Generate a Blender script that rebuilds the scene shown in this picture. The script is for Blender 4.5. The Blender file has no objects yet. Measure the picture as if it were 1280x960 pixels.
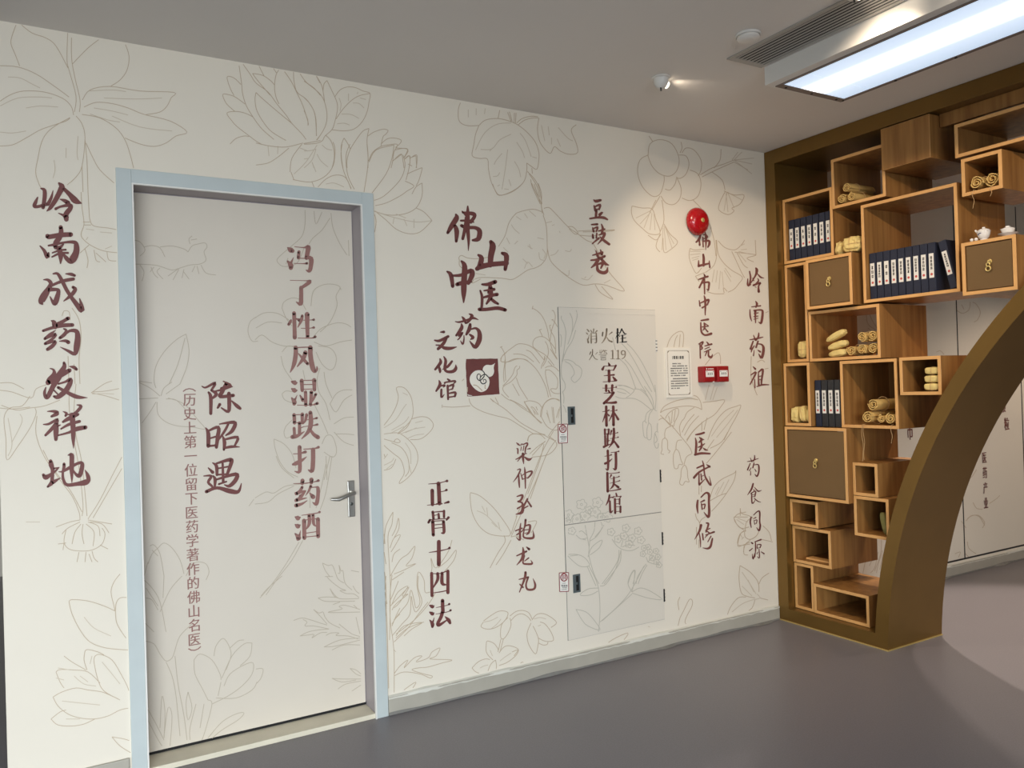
import bpy, bmesh, math, random
from mathutils import Vector, Matrix

C = bpy.context.scene.collection
SC = bpy.context.scene
rnd = random.Random(7)

# ------------------------------------------------------------------ camera
CAM_H = 1.45
F_PX = 996.469
YAW, PITCH, ROLL = 0.5261007, 0.0059675, -0.0305389
_f = Vector((math.sin(YAW) * math.cos(PITCH), math.cos(YAW) * math.cos(PITCH), math.sin(PITCH)))
_r0 = Vector((math.cos(YAW), -math.sin(YAW), 0))
_u0 = _r0.cross(_f)
CR = math.cos(ROLL) * _r0 + math.sin(ROLL) * _u0
CU = -math.sin(ROLL) * _r0 + math.cos(ROLL) * _u0
CF = _f
CAM = Vector((0, 0, CAM_H))
cam = bpy.data.cameras.new('camera')
cam.sensor_width = 36
cam.lens = F_PX / 1280 * 36
cam.clip_start = 0.05
co = bpy.data.objects.new('camera', cam)
C.objects.link(co)
co.matrix_world = Matrix(((CR.x, CU.x, -CF.x, CAM.x), (CR.y, CU.y, -CF.y, CAM.y), (CR.z, CU.z, -CF.z, CAM.z), (0, 0, 0, 1)))
SC.camera = co

# ------------------------------------------------------------------ world, lights, exposure
SC.view_settings.view_transform = 'Standard'
SC.view_settings.look = 'None'
SC.view_settings.gamma = 1
SC.view_settings.exposure = 0.0
SC.view_settings.use_curve_mapping = False
wd = bpy.data.worlds.new('world')
SC.world = wd
wd.use_nodes = True
wd.node_tree.nodes['Background'].inputs[0].default_value = (0.75, 0.87, 1.0, 1)
wd.node_tree.nodes['Background'].inputs[1].default_value = 0.12


def light(name, kind, loc, target, energy, color, **kw):
    l = bpy.data.lights.new(name, kind)
    l.energy = energy
    l.color = color
    for k, v in kw.items():
        setattr(l, k, v)
    o = bpy.data.objects.new(name, l)
    C.objects.link(o)
    o.location = loc
    d = Vector(target) - Vector(loc)
    o.rotation_euler = d.to_track_quat('-Z', 'Y').to_euler()
    return o


# daylight through the glazed front of the hall behind the viewer
light('daylight_front', 'AREA', (-1.5, -3.7, 1.55), (0.2, 3.4, -1.45), 172, (0.885, 0.95, 1.0), shape='RECTANGLE', size=5.2, size_y=1.6, spread=math.radians(88))
light('daylight_side', 'AREA', (-4.3, 0.0, 1.3), (1.0, 3.2, -1.2), 18, (0.84, 0.93, 1.0), shape='RECTANGLE', size=3.5, size_y=1.4, spread=math.radians(85))
# warm ceiling spots beyond the moon gate
light('spot_beyond_gate', 'SPOT', (5.1, 3.15, 2.80), (4.35, 1.75, 0), 190, (1.0, 0.84, 0.72), spot_size=math.radians(74), spot_blend=0.25, shadow_soft_size=0.03)
light('spot_beyond_gate', 'SPOT', (5.1, 2.25, 2.80), (4.3, 1.5, 0), 85, (1.0, 0.84, 0.72), spot_size=math.radians(84), spot_blend=0.3, shadow_soft_size=0.03)
light('spot_beyond_gate', 'SPOT', (6.9, 1.6, 2.80), (6.4, 2.6, 0), 120, (1.0, 0.80, 0.64), spot_size=math.radians(95), spot_blend=0.5, shadow_soft_size=0.05)


# ------------------------------------------------------------------ helpers
WALL_Y = 3.41
GATE_X = 3.806
GATE_D = 0.48
CEIL = 2.843


def ray(px, py):
    return CF + (px - 640) / F_PX * CR - (py - 480) / F_PX * CU


def W(px, py, Y=WALL_Y):
    "the point of the plane y = Y seen at a photo pixel"
    d = ray(px, py)
    return CAM + d * (Y / d.y)


def lin(r, g, b):
    f = lambda v: (v / 255 / 12.92) if v / 255 <= 0.04045 else ((v / 255 + 0.055) / 1.055) ** 2.4
    return (f(r), f(g), f(b), 1)


def mat(name, col, rough=0.6, metal=0.0, noise=0, scale=6.0, stretch=(1, 1, 1), bump=0, bscale=40, col2=None, spec=0.5, emit=None, estr=0, coat=0):
    m = bpy.data.materials.new(name)
    m.use_nodes = True
    nt = m.node_tree
    b = nt.nodes['Principled BSDF']
    b.inputs['Roughness'].default_value = rough
    b.inputs['Metallic'].default_value = metal
    b.inputs['Specular IOR Level'].default_value = spec
    b.inputs['Coat Weight'].default_value = coat
    b.inputs['Base Color'].default_value = col
    if emit:
        b.inputs['Emission Color'].default_value = emit
        b.inputs['Emission Strength'].default_value = estr
    tc = nt.nodes.new('ShaderNodeTexCoord')
    if noise or col2:
        mp = nt.nodes.new('ShaderNodeMapping')
        mp.inputs['Scale'].default_value = stretch
        nt.links.new(tc.outputs['Object'], mp.inputs[0])
        n = nt.nodes.new('ShaderNodeTexNoise')
        n.inputs['Scale'].default_value = scale
        n.inputs['Detail'].default_value = 4
        nt.links.new(mp.outputs[0], n.inputs['Vector'])
        mx = nt.nodes.new('ShaderNodeMix')
        mx.data_type = 'RGBA'
        c2 = col2 or tuple(c * (1 - noise) for c in col[:3]) + (1,)
        mx.inputs[6].default_value = col
        mx.inputs[7].default_value = c2
        rp = nt.nodes.new('ShaderNodeMapRange')
        rp.inputs[1].default_value = 0.3
        rp.inputs[2].default_value = 0.7
        nt.links.new(n.outputs['Fac'], rp.inputs[0])
        nt.links.new(rp.outputs[0], mx.inputs[0])
        nt.links.new(mx.outputs[2], b.inputs['Base Color'])
    if bump:
        n2 = nt.nodes.new('ShaderNodeTexNoise')
        n2.inputs['Scale'].default_value = bscale
        n2.inputs['Detail'].default_value = 3
        nt.links.new(tc.outputs['Object'], n2.inputs['Vector'])
        bp = nt.nodes.new('ShaderNodeBump')
        bp.inputs['Strength'].default_value = bump
        bp.inputs['Distance'].default_value = 0.002
        nt.links.new(n2.outputs['Fac'], bp.inputs['Height'])
        nt.links.new(bp.outputs[0], b.inputs['Normal'])
    return m


M = {}
M['wall'] = mat('painted_wall', lin(230, 222, 206), 0.75, noise=0.04, scale=1.5, bump=0.12, bscale=90)
M['line'] = mat('printed_plant_line', lin(192, 173, 147), 0.75)
M['line_thin'] = mat('printed_thin_line', lin(204, 190, 168), 0.75)
M['line_door'] = mat('printed_door_line', lin(184, 172, 152), 0.6)
M['line_far'] = mat('printed_far_line', lin(204, 188, 164), 0.75)
M['leaf'] = mat('painted_door_leaf', lin(214, 205, 190), 0.42, noise=0.04, scale=2, bump=0.05, bscale=120)
M['steel_frame'] = mat('pale_blue_painted_steel', lin(192, 201, 200), 0.45, noise=0.08, scale=5)
M['reveal'] = mat('grey_painted_steel', lin(168, 160, 162), 0.5, noise=0.05)
M['gap'] = mat('grey_door_gap', lin(150, 146, 138), 0.7)
M['seal'] = mat('dark_rubber_seal', lin(40, 38, 38), 0.7)
M['ceil'] = mat('ceiling_paint', lin(226, 221, 214), 0.85, noise=0.03, scale=2, bump=0.05)
M['floor'] = mat('grey_vinyl_floor', lin(128, 124, 128), 0.38, noise=0.16, scale=160, bump=0.10, bscale=220, spec=0.45)
M['skirt'] = mat('stone_skirting', lin(174, 169, 156), 0.55, noise=0.10, scale=9)
M['skirt_light'] = mat('skirting_sealant', lin(214, 212, 200), 0.6, noise=0.08, scale=14)
M['sill'] = mat('stone_threshold', lin(222, 214, 192), 0.55, noise=0.10, scale=10)
M['ink'] = mat('dark_red_lettering', lin(114, 60, 56), 0.6, noise=0.12, scale=30)
M['ink2'] = mat('faded_red_lettering', lin(150, 106, 98), 0.6, noise=0.10, scale=60)
M['ink3'] = mat('brown_lettering', lin(104, 88, 72), 0.6, col2=lin(168, 152, 128), scale=26)
M['ink4'] = mat('reddish_brush_lettering', lin(130, 76, 68), 0.6, noise=0.12, scale=40)
M['white'] = mat('white_paint', lin(226, 224, 218), 0.5)
M['plastic'] = mat('white_plastic', lin(222, 219, 212), 0.4)
M['grille'] = mat('grille_aluminium', lin(168, 165, 158), 0.45)
M['black'] = mat('black_void', lin(18, 17, 17), 0.8)
M['bronze'] = mat('bronze_sheet', lin(130, 99, 48), 0.30, metal=0.55, noise=0.14, scale=3.0, bump=0.02, bscale=60)
M['brass'] = mat('brass_strip', lin(226, 200, 128), 0.35, metal=0.6)
M['oak'] = mat('oak_veneer', lin(170, 124, 70), 0.40, col2=lin(134, 92, 48), scale=3.2, stretch=(9, 9, 0.55), bump=0.04, bscale=60, spec=0.35)
M['oak_lit'] = mat('oak_lit_edge', lin(228, 174, 108), 0.42, noise=0.12, scale=12)  # same oak, lightened to paint in the light on front edges
M['panel'] = mat('bronze_drawer_front', lin(128, 100, 64), 0.42, metal=0.45, noise=0.06, scale=4)
M['red'] = mat('red_gloss', lin(170, 14, 24), 0.22, coat=0.4)
M['red_box'] = mat('red_plastic', lin(150, 22, 26), 0.4)
M['paper'] = mat('cream_paper', lin(236, 230, 216), 0.7)
M['label'] = mat('white_label_paper', lin(235, 232, 224), 0.7)
M['print'] = mat('black_print', lin(38, 34, 32), 0.7)
M['stamp'] = mat('red_stamp', lin(200, 84, 76), 0.7)
M['book'] = mat('navy_book_cloth', lin(34, 40, 60), 0.7, noise=0.2, scale=120)
M['book_dark'] = mat('black_book_cloth', lin(46, 46, 48), 0.7, noise=0.2, scale=120)
M['pages'] = mat('book_pages', lin(205, 195, 170), 0.8)
M['kraft'] = mat('yellow_kraft_paper', lin(236, 210, 134), 0.65, noise=0.18, scale=26, bump=0.5, bscale=50)
M['roll'] = mat('rolled_bamboo_paper', lin(232, 194, 118), 0.7, noise=0.25, scale=30, bump=0.3, bscale=60)
M['string'] = mat('twine', lin(206, 170, 120), 0.8)
M['china'] = mat('white_porcelain', lin(240, 236, 230), 0.15, coat=0.5)
M['cobalt'] = mat('blue_glaze', lin(58, 64, 110), 0.2)
M['steel'] = mat('brushed_steel', lin(176, 174, 168), 0.28, metal=0.9)
M['steel_dark'] = mat('dark_steel', lin(84, 86, 84), 0.35, metal=0.8)
M['pull'] = mat('grey_recessed_pull', lin(96, 106, 108), 0.45, metal=0.3)
M['cab'] = mat('painted_cabinet_door', lin(222, 215, 201), 0.6, noise=0.04, scale=2)
M['line_cab'] = mat('printed_cabinet_line', lin(188, 183, 168), 0.7)


def mesh(name, verts, faces, m, parent=None, mats=None, midx=None, smooth=False):
    me = bpy.data.meshes.new(name)
    me.from_pydata([tuple(v) for v in verts], [], faces)
    for x in (mats or [m]):
        me.materials.append(x)
    if midx:
        me.polygons.foreach_set('material_index', midx)
    if smooth:
        me.polygons.foreach_set('use_smooth', [True] * len(faces))
    me.update()
    o = bpy.data.objects.new(name, me)
    C.objects.link(o)
    if parent:
        o.parent = parent
        o.matrix_parent_inverse = Matrix.Translation(-parent.location) if parent.type == 'EMPTY' and parent.rotation_euler[2] == 0 else parent.matrix_basis.inverted()
    return o


class MB:
    "collects simple solids and builds them as one mesh"

    def __init__(s):
        s.v, s.f, s.mi = [], [], []

    def face(s, pts, mi=0):
        i = len(s.v)
        s.v += [Vector(q) for q in pts]
        s.f.append(tuple(range(i, i + len(pts))))
        s.mi.append(mi)

    def box(s, a, b, mi=0, bev=0.0):
        x0, x1 = sorted((a[0], b[0]))
        y0, y1 = sorted((a[1], b[1]))
        z0, z1 = sorted((a[2], b[2]))
        bm = bmesh.new()
        bmesh.ops.create_cube(bm, size=1)
        for v in bm.verts:
            v.co = Vector((x0 + (v.co.x + .5) * (x1 - x0), y0 + (v.co.y + .5) * (y1 - y0), z0 + (v.co.z + .5) * (z1 - z0)))
        if bev:
            bmesh.ops.bevel(bm, geom=bm.edges[:], offset=min(bev, .45 * min(x1 - x0, y1 - y0, z1 - z0)), segments=2, affect='EDGES', profile=.5)
        s.add(bm, mi)

    def add(s, bm, mi=0):
        i = len(s.v)
        bm.verts.index_update()
        s.v += [v.co.copy() for v in bm.verts]
        for f in bm.faces:
            s.f.append(tuple(i + v.index for v in f.verts))
            s.mi.append(mi)
        bm.free()

    def quadstrip(s, L1, L2, mi=0, close=False):
        n = len(L1)
        i = len(s.v)
        s.v += [Vector(q) for q in L1] + [Vector(q) for q in L2]
        for k in range(n if close else n - 1):
            k2 = (k + 1) % n
            s.f.append((i + k, i + k2, i + n + k2, i + n + k))
            s.mi.append(mi)

    def tube(s, pts, rad, seg=8, mi=0, caps=True):
        pts = [Vector(q) for q in pts]
        rads = rad if isinstance(rad, (list, tuple)) else [rad] * len(pts)
        i0 = len(s.v)
        up = Vector((0, 0, 1))
        prev = None
        for k, q in enumerate(pts):
            t = (pts[min(k + 1, len(pts) - 1)] - pts[max(k - 1, 0)]).normalized()
            a = prev if prev is not None else (up if abs(t.dot(up)) < .9 else Vector((1, 0, 0)))
            n = (a - t * a.dot(t)).normalized()
            prev = n
            b = t.cross(n)
            for j in range(seg):
                w = 2 * math.pi * j / seg
                s.v.append(q + (n * math.cos(w) + b * math.sin(w)) * rads[k])
        for k in range(len(pts) - 1):
            for j in range(seg):
                j2 = (j + 1) % seg
                s.f.append((i0 + k * seg + j, i0 + k * seg + j2, i0 + (k + 1) * seg + j2, i0 + (k + 1) * seg + j))
                s.mi.append(mi)
        if caps:
            s.f.append(tuple(i0 + j for j in range(seg))[::-1])
            s.f.append(tuple(i0 + (len(pts) - 1) * seg + j for j in range(seg)))
            s.mi += [mi, mi]

    def lathe(s, prof, center, axis='Z', seg=32, mi=0):
        "prof: list of (radius, height); closes to the axis where radius is 0"
        i0 = len(s.v)
        c = Vector(center)
        ax = {'Z': (Vector((1, 0, 0)), Vector((0, 1, 0)), Vector((0, 0, 1))), '-Y': (Vector((1, 0, 0)), Vector((0, 0, 1)), Vector((0, -1, 0))), '-X': (Vector((0, -1, 0)), Vector((0, 0, 1)), Vector((-1, 0, 0))), '-Z': (Vector((0, 1, 0)), Vector((1, 0, 0)), Vector((0, 0, -1)))}[axis]
        for r, h in prof:
            for j in range(seg):
                w = 2 * math.pi * j / seg
                s.v.append(c + ax[0] * (r * math.cos(w)) + ax[1] * (r * math.sin(w)) + ax[2] * h)
        for k in range(len(prof) - 1):
            for j in range(seg):
                j2 = (j + 1) % seg
                s.f.append((i0 + k * seg + j, i0 + k * seg + j2, i0 + (k + 1) * seg + j2, i0 + (k + 1) * seg + j))
                s.mi.append(mi)

    def build(s, name, m, parent=None, smooth=False, merge=True):
        ms = m if isinstance(m, (list, tuple)) else [m]
        o = mesh(name, s.v, s.f, None, parent, ms, s.mi, smooth)
        if merge:
            bm = bmesh.new()
            bm.from_mesh(o.data)
            bmesh.ops.remove_doubles(bm, verts=bm.verts, dist=1e-5)
            bmesh.ops.recalc_face_normals(bm, faces=bm.faces)
            bm.to_mesh(o.data)
            bm.free()
        if smooth:
            try:
                o.data.set_sharp_from_angle(angle=math.radians(40))
            except Exception:
                pass
        return o


def tag(o, label, cat, group=None):
    o['label'] = label
    o['category'] = cat
    if group:
        o['group'] = group
    return o


def struct(o):
    o['kind'] = 'structure'
    return o


def empty(name, loc):
    o = bpy.data.objects.new(name, None)
    C.objects.link(o)
    o.location = loc
    o.empty_display_size = 0.05
    return o


def thing(name, loc, label, cat, group=None):
    return tag(empty(name, loc), label, cat, group)


def copy_tree(o, parent=None):
    c = o.copy()
    C.objects.link(c)
    if parent:
        c.parent = parent
    for ch in list(o.children):
        copy_tree(ch, c)
    return c


# ---- flat artwork: strokes given in photo-crop units, laid on the plane y = Y
def spline(P, n=5):
    "Catmull-Rom through (x, y, w) points"
    if len(P) < 3:
        return P
    out = []
    for k in range(len(P) - 1):
        p0 = P[max(k - 1, 0)]
        p1, p2 = P[k], P[k + 1]
        p3 = P[min(k + 2, len(P) - 1)]
        for j in range(n):
            t = j / n
            out.append(tuple(.5 * (2 * b + (c - a) * t + (2 * a - 5 * b + 4 * c - d) * t * t + (3 * b - a - 3 * c + d) * t ** 3) for a, b, c, d in zip(p0, p1, p2, p3)))
    out.append(P[-1])
    return out


def ribbon(P, cap=True):
    "outline faces of a variable-width 2D stroke: (verts2d, faces)"
    V, F = [], []
    n = len(P)
    for k, (x, y, w) in enumerate(P):
        a = P[max(k - 1, 0)]
        b = P[min(k + 1, n - 1)]
        dx, dy = b[0] - a[0], b[1] - a[1]
        L = math.hypot(dx, dy) or 1
        nx, ny = -dy / L * w / 2, dx / L * w / 2
        V += [(x + nx, y + ny), (x - nx, y - ny)]
    for k in range(n - 1):
        F.append((2 * k, 2 * k + 1, 2 * k + 3, 2 * k + 2))
    if cap:
        for k in (0, n - 1):
            x, y, w = P[k]
            if w > 1e-6:
                i = len(V)
                V += [(x + w / 2 * math.cos(j * math.pi / 5), y + w / 2 * math.sin(j * math.pi / 5)) for j in range(10)]
                F.append(tuple(range(i, i + 10)))
    return V, F


class Art:
    "flat printed strokes collected on one wall plane"
    k = 0

    def __init__(s, Y):
        s.Y = Y
        s.v, s.f = [], []
        s.skip = []

    def put(s, V, F, x0, y0, sc):
        i = len(s.v)
        Art.k = (Art.k + 1) % 43          # crossing strokes lie a hair apart
        for (x, y) in V:
            s.v.append(W(x0 + x / sc, y0 + y / sc, s.Y - Art.k * 1e-5))
        s.f += [tuple(i + k for k in f) for f in F]

    def brush(s, x0, y0, sc, strokes, k=1.1):
        for st in strokes.split(';'):
            a = [float(q) for q in st.split()]
            if not a:
                continue
            P = spline([(a[q], a[q + 1], a[q + 2] * k) for q in range(0, len(a), 3)], 4)
            s.put(*ribbon(P), x0, y0, sc)

    def lines(s, x0, y0, sc, strokes, wpx=.85):
        for st in strokes.split(';'):
            a = [float(q) for q in st.split()]
            if len(a) < 4:
                continue
            n = len(a) // 2
            cx, cy = x0 + sum(a[0::2]) / n / sc, y0 + sum(a[1::2]) / n / sc
            if any(r[0] < cx < r[2] and r[1] < cy < r[3] for r in s.skip):
                continue
            P = spline([(a[q], a[q + 1], wpx * sc) for q in range(0, len(a) - 1, 2)], 4)
            s.put(*ribbon(P, False), x0, y0, sc)

    def segs(s, x0, y0, sc, strokes, wpx=1.0):
        "straight, sharp-cornered lines"
        for st in strokes.split(';'):
            a = [float(q) for q in st.split()]
            for q in range(0, len(a) - 3, 2):
                s.put(*ribbon([(a[q], a[q + 1], wpx * sc), (a[q + 2], a[q + 3], wpx * sc)], False), x0, y0, sc)

    def build(s, name, m, parent=None):
        return mesh(name, s.v, s.f, m, parent)


_tc = bpy.data.curves.new('lettering', 'FONT')
_to = bpy.data.objects.new('lettering', _tc)


def glyphs(txt, fat=0.0):
    "flat mesh of one line of text in em units: list of verts2d, faces"
    C.objects.link(_to)
    _tc.body = txt
    _tc.offset = fat
    _tc.resolution_u = 2
    bpy.context.view_layer.update()
    me = bpy.data.meshes.new_from_object(_to.evaluated_get(bpy.context.evaluated_depsgraph_get()))
    V = [(v.co.x, v.co.y) for v in me.vertices]
    F = [tuple(p.vertices) for p in me.polygons]
    bpy.data.meshes.remove(me)
    C.objects.unlink(_to)
    return V, F


_gc = {}


def glyph(ch, fat=0.0):
    if (ch, fat) not in _gc:
        V, F = glyphs(ch, fat)
        xs = [v[0] for v in V] or [0]
        cx = (min(xs) + max(xs)) / 2
        _gc[(ch, fat)] = ([(x - cx, y - 0.37) for x, y in V], F)
    return _gc[(ch, fat)]


def put_text(txt, origin, right, up, size, vertical=True, step=1.0, fat=0.0, dil=0.0, sx=1.0):
    "verts and faces of text laid in a plane; vertical columns run down, rows run right; centred on origin"
    V3, F3 = [], []
    n = len(txt)
    right, up, origin = Vector(right), Vector(up), Vector(origin)
    for i, ch in enumerate(txt):
        if ch == ' ':
            continue
        V, F = glyph(ch, fat)
        off = (i - (n - 1) / 2) * step * size
        c = origin - up * off if vertical else origin + right * off
        for d in ((-dil, dil) if dil else (0,)):
            k = len(V3)
            V3 += [c + right * ((x * sx + d) * size) + up * (y * size) for x, y in V]
            F3 += [tuple(k + q for q in f) for f in F]
    return V3, F3


# ------------------------------------------------------------------ the room
DX0, DX1, DZ1 = 0.291, 1.232, 2.298      # door opening in the wall
LEAF_Y = 3.53
b = MB()
XL, XR = -0.16, 9.0


def wall_rect(x0, x1, z0, z1):
    b.face([(x0, WALL_Y, z0), (x1, WALL_Y, z0), (x1, WALL_Y, z1), (x0, WALL_Y, z1)])


wall_rect(XL, DX0, 0, CEIL)
wall_rect(DX0, DX1, DZ1, CEIL)
wall_rect(DX1, XR, 0, CEIL)
b.face([(XL, WALL_Y, 0), (XL, WALL_Y + .22, 0), (XL, WALL_Y + .22, CEIL), (XL, WALL_Y, CEIL)])
b.face([(XL, WALL_Y + .22, 0), (DX0, WALL_Y + .22, 0), (DX0, WALL_Y + .22, CEIL), (XL, WALL_Y + .22, CEIL)])
b.face([(DX0, WALL_Y + .22, 0), (XR, WALL_Y + .22, 0), (XR, WALL_Y + .22, CEIL), (DX0, WALL_Y + .22, CEIL)])
WALL_PARTS = b          # the printed plants join this mesh further down

b = MB()
b.box((-5, -4.2, -0.1), (9.2, 8, 0))
struct(b.build('floor', M['floor']))
b = MB()
b.box((-5, -4.2, CEIL), (9.2, 8, CEIL + .1))
struct(b.build('ceiling', M['ceil']))
b = MB()                 # glazed front behind the viewer: piers, sill and head around the openings
b.box((-5, -4.2, 0), (9.2, -4.0, 0.15))
b.box((-5, -4.2, 2.45), (9.2, -4.0, CEIL))
for x in (-5, -2.6, -0.2, 2.2, 4.6, 7.0, 9.0):
    b.box((x, -4.2, 0.15), (x + .2, -4.0, 2.45))
struct(b.build('wall_front', M['wall']))
b = MB()
b.box((-5.2, -4.2, 0), (-5, 8, 0.2))
b.box((-5.2, -4.2, 2.4), (-5, 8, CEIL))
for y in (-4.2, -1.6, 1.0, 3.6, 7.8):
    b.box((-5.2, y, .2), (-5, y + .2, 2.4))
struct(b.build('wall_side', M['wall']))
b = MB()
b.box((9.0, -4.2, 0), (9.2, 8, CEIL))
struct(b.build('wall_far', M['wall']))
b = MB()
b.box((-5.2, 8, 0), (9.2, 8.2, CEIL))
struct(b.build('wall_back', M['wall']))
# skirting: pale stone strip with a rough sealant bead along its top
b = MB()
for (x0, x1) in ((DX1 + .052, GATE_X - .002), (GATE_X + GATE_D + .002, XR), ):
    b.box((x0, WALL_Y - .012, 0), (x1, WALL_Y - .0005, 0.082), 0, .003)
    L1, L2, L3 = [], [], []
    n = int((x1 - x0) / .03)
    for i in range(n + 1):
        x = x0 + (x1 - x0) * i / n
        wv = max(0, math.sin(x * 5.1) + math.sin(x * 13.7 + 1) + .6 * math.sin(x * 31)) / 2.6
        z = .080 + wv * .006 + rnd.random() * .0015
        t = .013 + wv ** 2 * .006
        L1.append((x, WALL_Y - t, .074 - rnd.random() * .006))
        L2.append((x, WALL_Y - t * .8, z))
        L3.append((x, WALL_Y - .0005, z + .005))
    b.quadstrip(L1, L2, 1)
    b.quadstrip(L2, L3, 1)
    L1, L2 = [], []
    for i in range(n + 1):          # dark ragged glue line at the floor
        x = x0 + (x1 - x0) * i / n
        L1.append((x, WALL_Y - .014 - max(0, math.sin(x * 7.3) + math.sin(x * 17.1 + 2)) ** 2 * .006, .0012))
        L2.append((x, WALL_Y - .0125, .010 + max(0, math.sin(x * 6.1 + 1) + math.sin(x * 15.3)) * .004))
    b.quadstrip(L1, L2, 2)
M['glue'] = mat('grey_floor_glue', lin(128, 126, 120), 0.6, noise=.2, scale=20)
struct(b.build('baseboard_left', [M['skirt'], M['skirt_light'], M['glue']], merge=False))
b = MB()
b.box((XL + .001, WALL_Y - .012, 0), (DX0 - .058, WALL_Y - .0005, 0.082), 0, .003)
struct(b.build('baseboard_end', M['skirt']))

# ---- door
door = struct(empty('door_1', ((DX0 + DX1) / 2, WALL_Y, 0)))
b = MB()
FW = 0.050
fo = WALL_Y - .012
# face of the frame: three flat members with an inner lip
b.box((DX0 - FW, fo, 0), (DX0 + .004, WALL_Y, DZ1 + FW), 0, .002)
b.box((DX1 - .004, fo, 0), (DX1 + FW, WALL_Y, DZ1 + FW), 0, .002)
b.box((DX0 + .004, fo, DZ1 - .004), (DX1 - .004, WALL_Y, DZ1 + FW), 0, .002)
b.box((DX0 + .004, fo - .002, 0), (DX0 + .010, WALL_Y, DZ1 - .004), 1)
b.box((DX1 - .010, fo - .002, 0), (DX1 - .004, WALL_Y, DZ1 - .004), 1)
b.box((DX0 + .010, fo - .002, DZ1 - .010), (DX1 - .010, WALL_Y, DZ1 - .004), 1)
b.build('door_frame', [M['steel_frame'], M['white']], door)
b = MB()
b.box((DX0 - .01, WALL_Y, 0), (DX0 + .006, LEAF_Y + .06, DZ1 + .01))
b.box((DX1 - .006, WALL_Y, 0), (DX1 + .01, LEAF_Y + .06, DZ1 + .01))
b.box((DX0 + .006, WALL_Y, DZ1 - .006), (DX1 - .006, LEAF_Y + .06, DZ1 + .01))
b.build('frame_reveal', M['reveal'], door)
b = MB()
b.box((DX0 + .006, LEAF_Y + .006, 0.008), (DX1 - .006, LEAF_Y + .05, DZ1 - .006))
b.build('door_stop', M['reveal'], door)
b = MB()
b.box((DX0 + .009, LEAF_Y, 0.0335), (DX1 - .0095, LEAF_Y + .045, DZ1 - .010), 0, .0015)
LEAF_PARTS = b
b2 = MB()
b2.box((DX0 + .0065, LEAF_Y + .002, .0225), (DX1 - .0065, LEAF_Y + .0059, .0335))
b2.build('gap_shade', M['black'], door)  # black strip painted as the shade in the gap under the leaf
# handle: back plate, lever, keyhole
hx, hz = 1.180, 0.971
b = MB()
b.box((hx - .017, LEAF_Y - .010, hz - .083), (hx + .017, LEAF_Y - .0005, hz + .083), 0, .004)
hp = b.build('handle_plate', M['steel'], door)
b = MB()
b.tube([(hx + .002, LEAF_Y - .008, hz + .030), (hx + .002, LEAF_Y - .045, hz + .030)], .009, 12)
b.tube([(hx + .006, LEAF_Y - .047, hz + .031), (hx - .03, LEAF_Y - .050, hz + .022), (hx - .07, LEAF_Y - .048, hz + .008), (hx - .105, LEAF_Y - .044, hz + .010)], [.009, .0085, .0095, .006], 12)
b.build('lever', M['steel'], hp, smooth=True)
b = MB()
b.lathe([(0, .0112), (.005, .0112), (.0075, .0105), (.0075, .009)], (hx, LEAF_Y, hz - .023), '-Y', 16)
b.build('keyhole', M['steel_dark'], hp)
# stone threshold between leaf and room
b = MB()
b.box((DX0 + .0065, WALL_Y - .004, 0.0005), (DX1 - .0065, LEAF_Y + .12, 0.022), 0, .002)
struct(b.build('trim_1', M['sill']))


# ------------------------------------------------------------------ moon gate: bronze frame
gate = thing('moon_gate', (GATE_X, 0, 0), 'bronze metal shelf frame with round moon gate opening, standing between wall and ceiling', 'moon gate')
BX = GATE_X + GATE_D
CY, CZ, R1, R2 = 0.040, -0.0965, 2.641, 2.717
JY = 3.331                                # room side of the left jamb
b = MB()
b.box((GATE_X, JY, 0), (BX, WALL_Y - .003, CEIL - .002), 0, .0015)
b.build('jamb', M['bronze'], gate)
b = MB()
b.box((GATE_X, -3.33, 0), (BX, -3.25, CEIL - .002), 0, .0015)
b.build('jamb', M['bronze'], gate)
b = MB()
b.box((GATE_X, -3.25, 2.758), (BX, JY, CEIL - .002), 0, .0015)
b.build('header', M['bronze'], gate)
ring = MB()
n = 96
z0a = math.asin(-CZ / R1)
P1, P2 = [], []
for k in range(n + 1):
    t = k / n
    a1 = z0a + (math.pi - 2 * z0a) * t
    z0b = math.asin((-CZ + .0785) / R2)
    a2 = z0b + (math.pi - 2 * z0b) * t
    P1.append((CY + R1 * math.cos(a1), CZ + R1 * math.sin(a1)))
    P2.append((CY + R2 * math.cos(a2), CZ + R2 * math.sin(a2)))
for (A, B) in ((P1, P2),):
    f1 = [(GATE_X, y, z) for y, z in A]
    f2 = [(GATE_X, y, z) for y, z in B]
    k1 = [(BX, y, z) for y, z in A]
    k2 = [(BX, y, z) for y, z in B]
    ring.quadstrip(f1, f2)
    ring.quadstrip(k2, k1)
    ring.quadstrip(k1, f1)
    ring.quadstrip(f2, k2)
    ring.face([f1[0], f2[0], k2[0], k1[0]])
    ring.face([f1[-1], k1[-1], k2[-1], f2[-1]])
ring.build('arch_ring', M['bronze'], gate, smooth=True)
y_in, y_out = P1[0][0], P2[0][0]
for s, (ya, yb) in ((0, (y_out, JY)), (1, (-3.25, 2 * CY - y_out))):
    b = MB()
    if s == 0:      # mitred against the arch and the jamb
        b.face([(GATE_X, y_in, 0), (GATE_X, JY, 0), (GATE_X, JY, .0785), (GATE_X, y_out, .0785)])
        b.face([(BX, y_in, 0), (BX, y_out, .0785), (BX, JY, .0785), (BX, JY, 0)])
        b.face([(GATE_X, y_out, .0785), (GATE_X, JY, .0785), (BX, JY, .0785), (BX, y_out, .0785)])
    else:
        b.box((GATE_X, ya, 0), (BX, yb, .0785))
    b.build('plinth', M['bronze'], gate)
b = MB()
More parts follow.
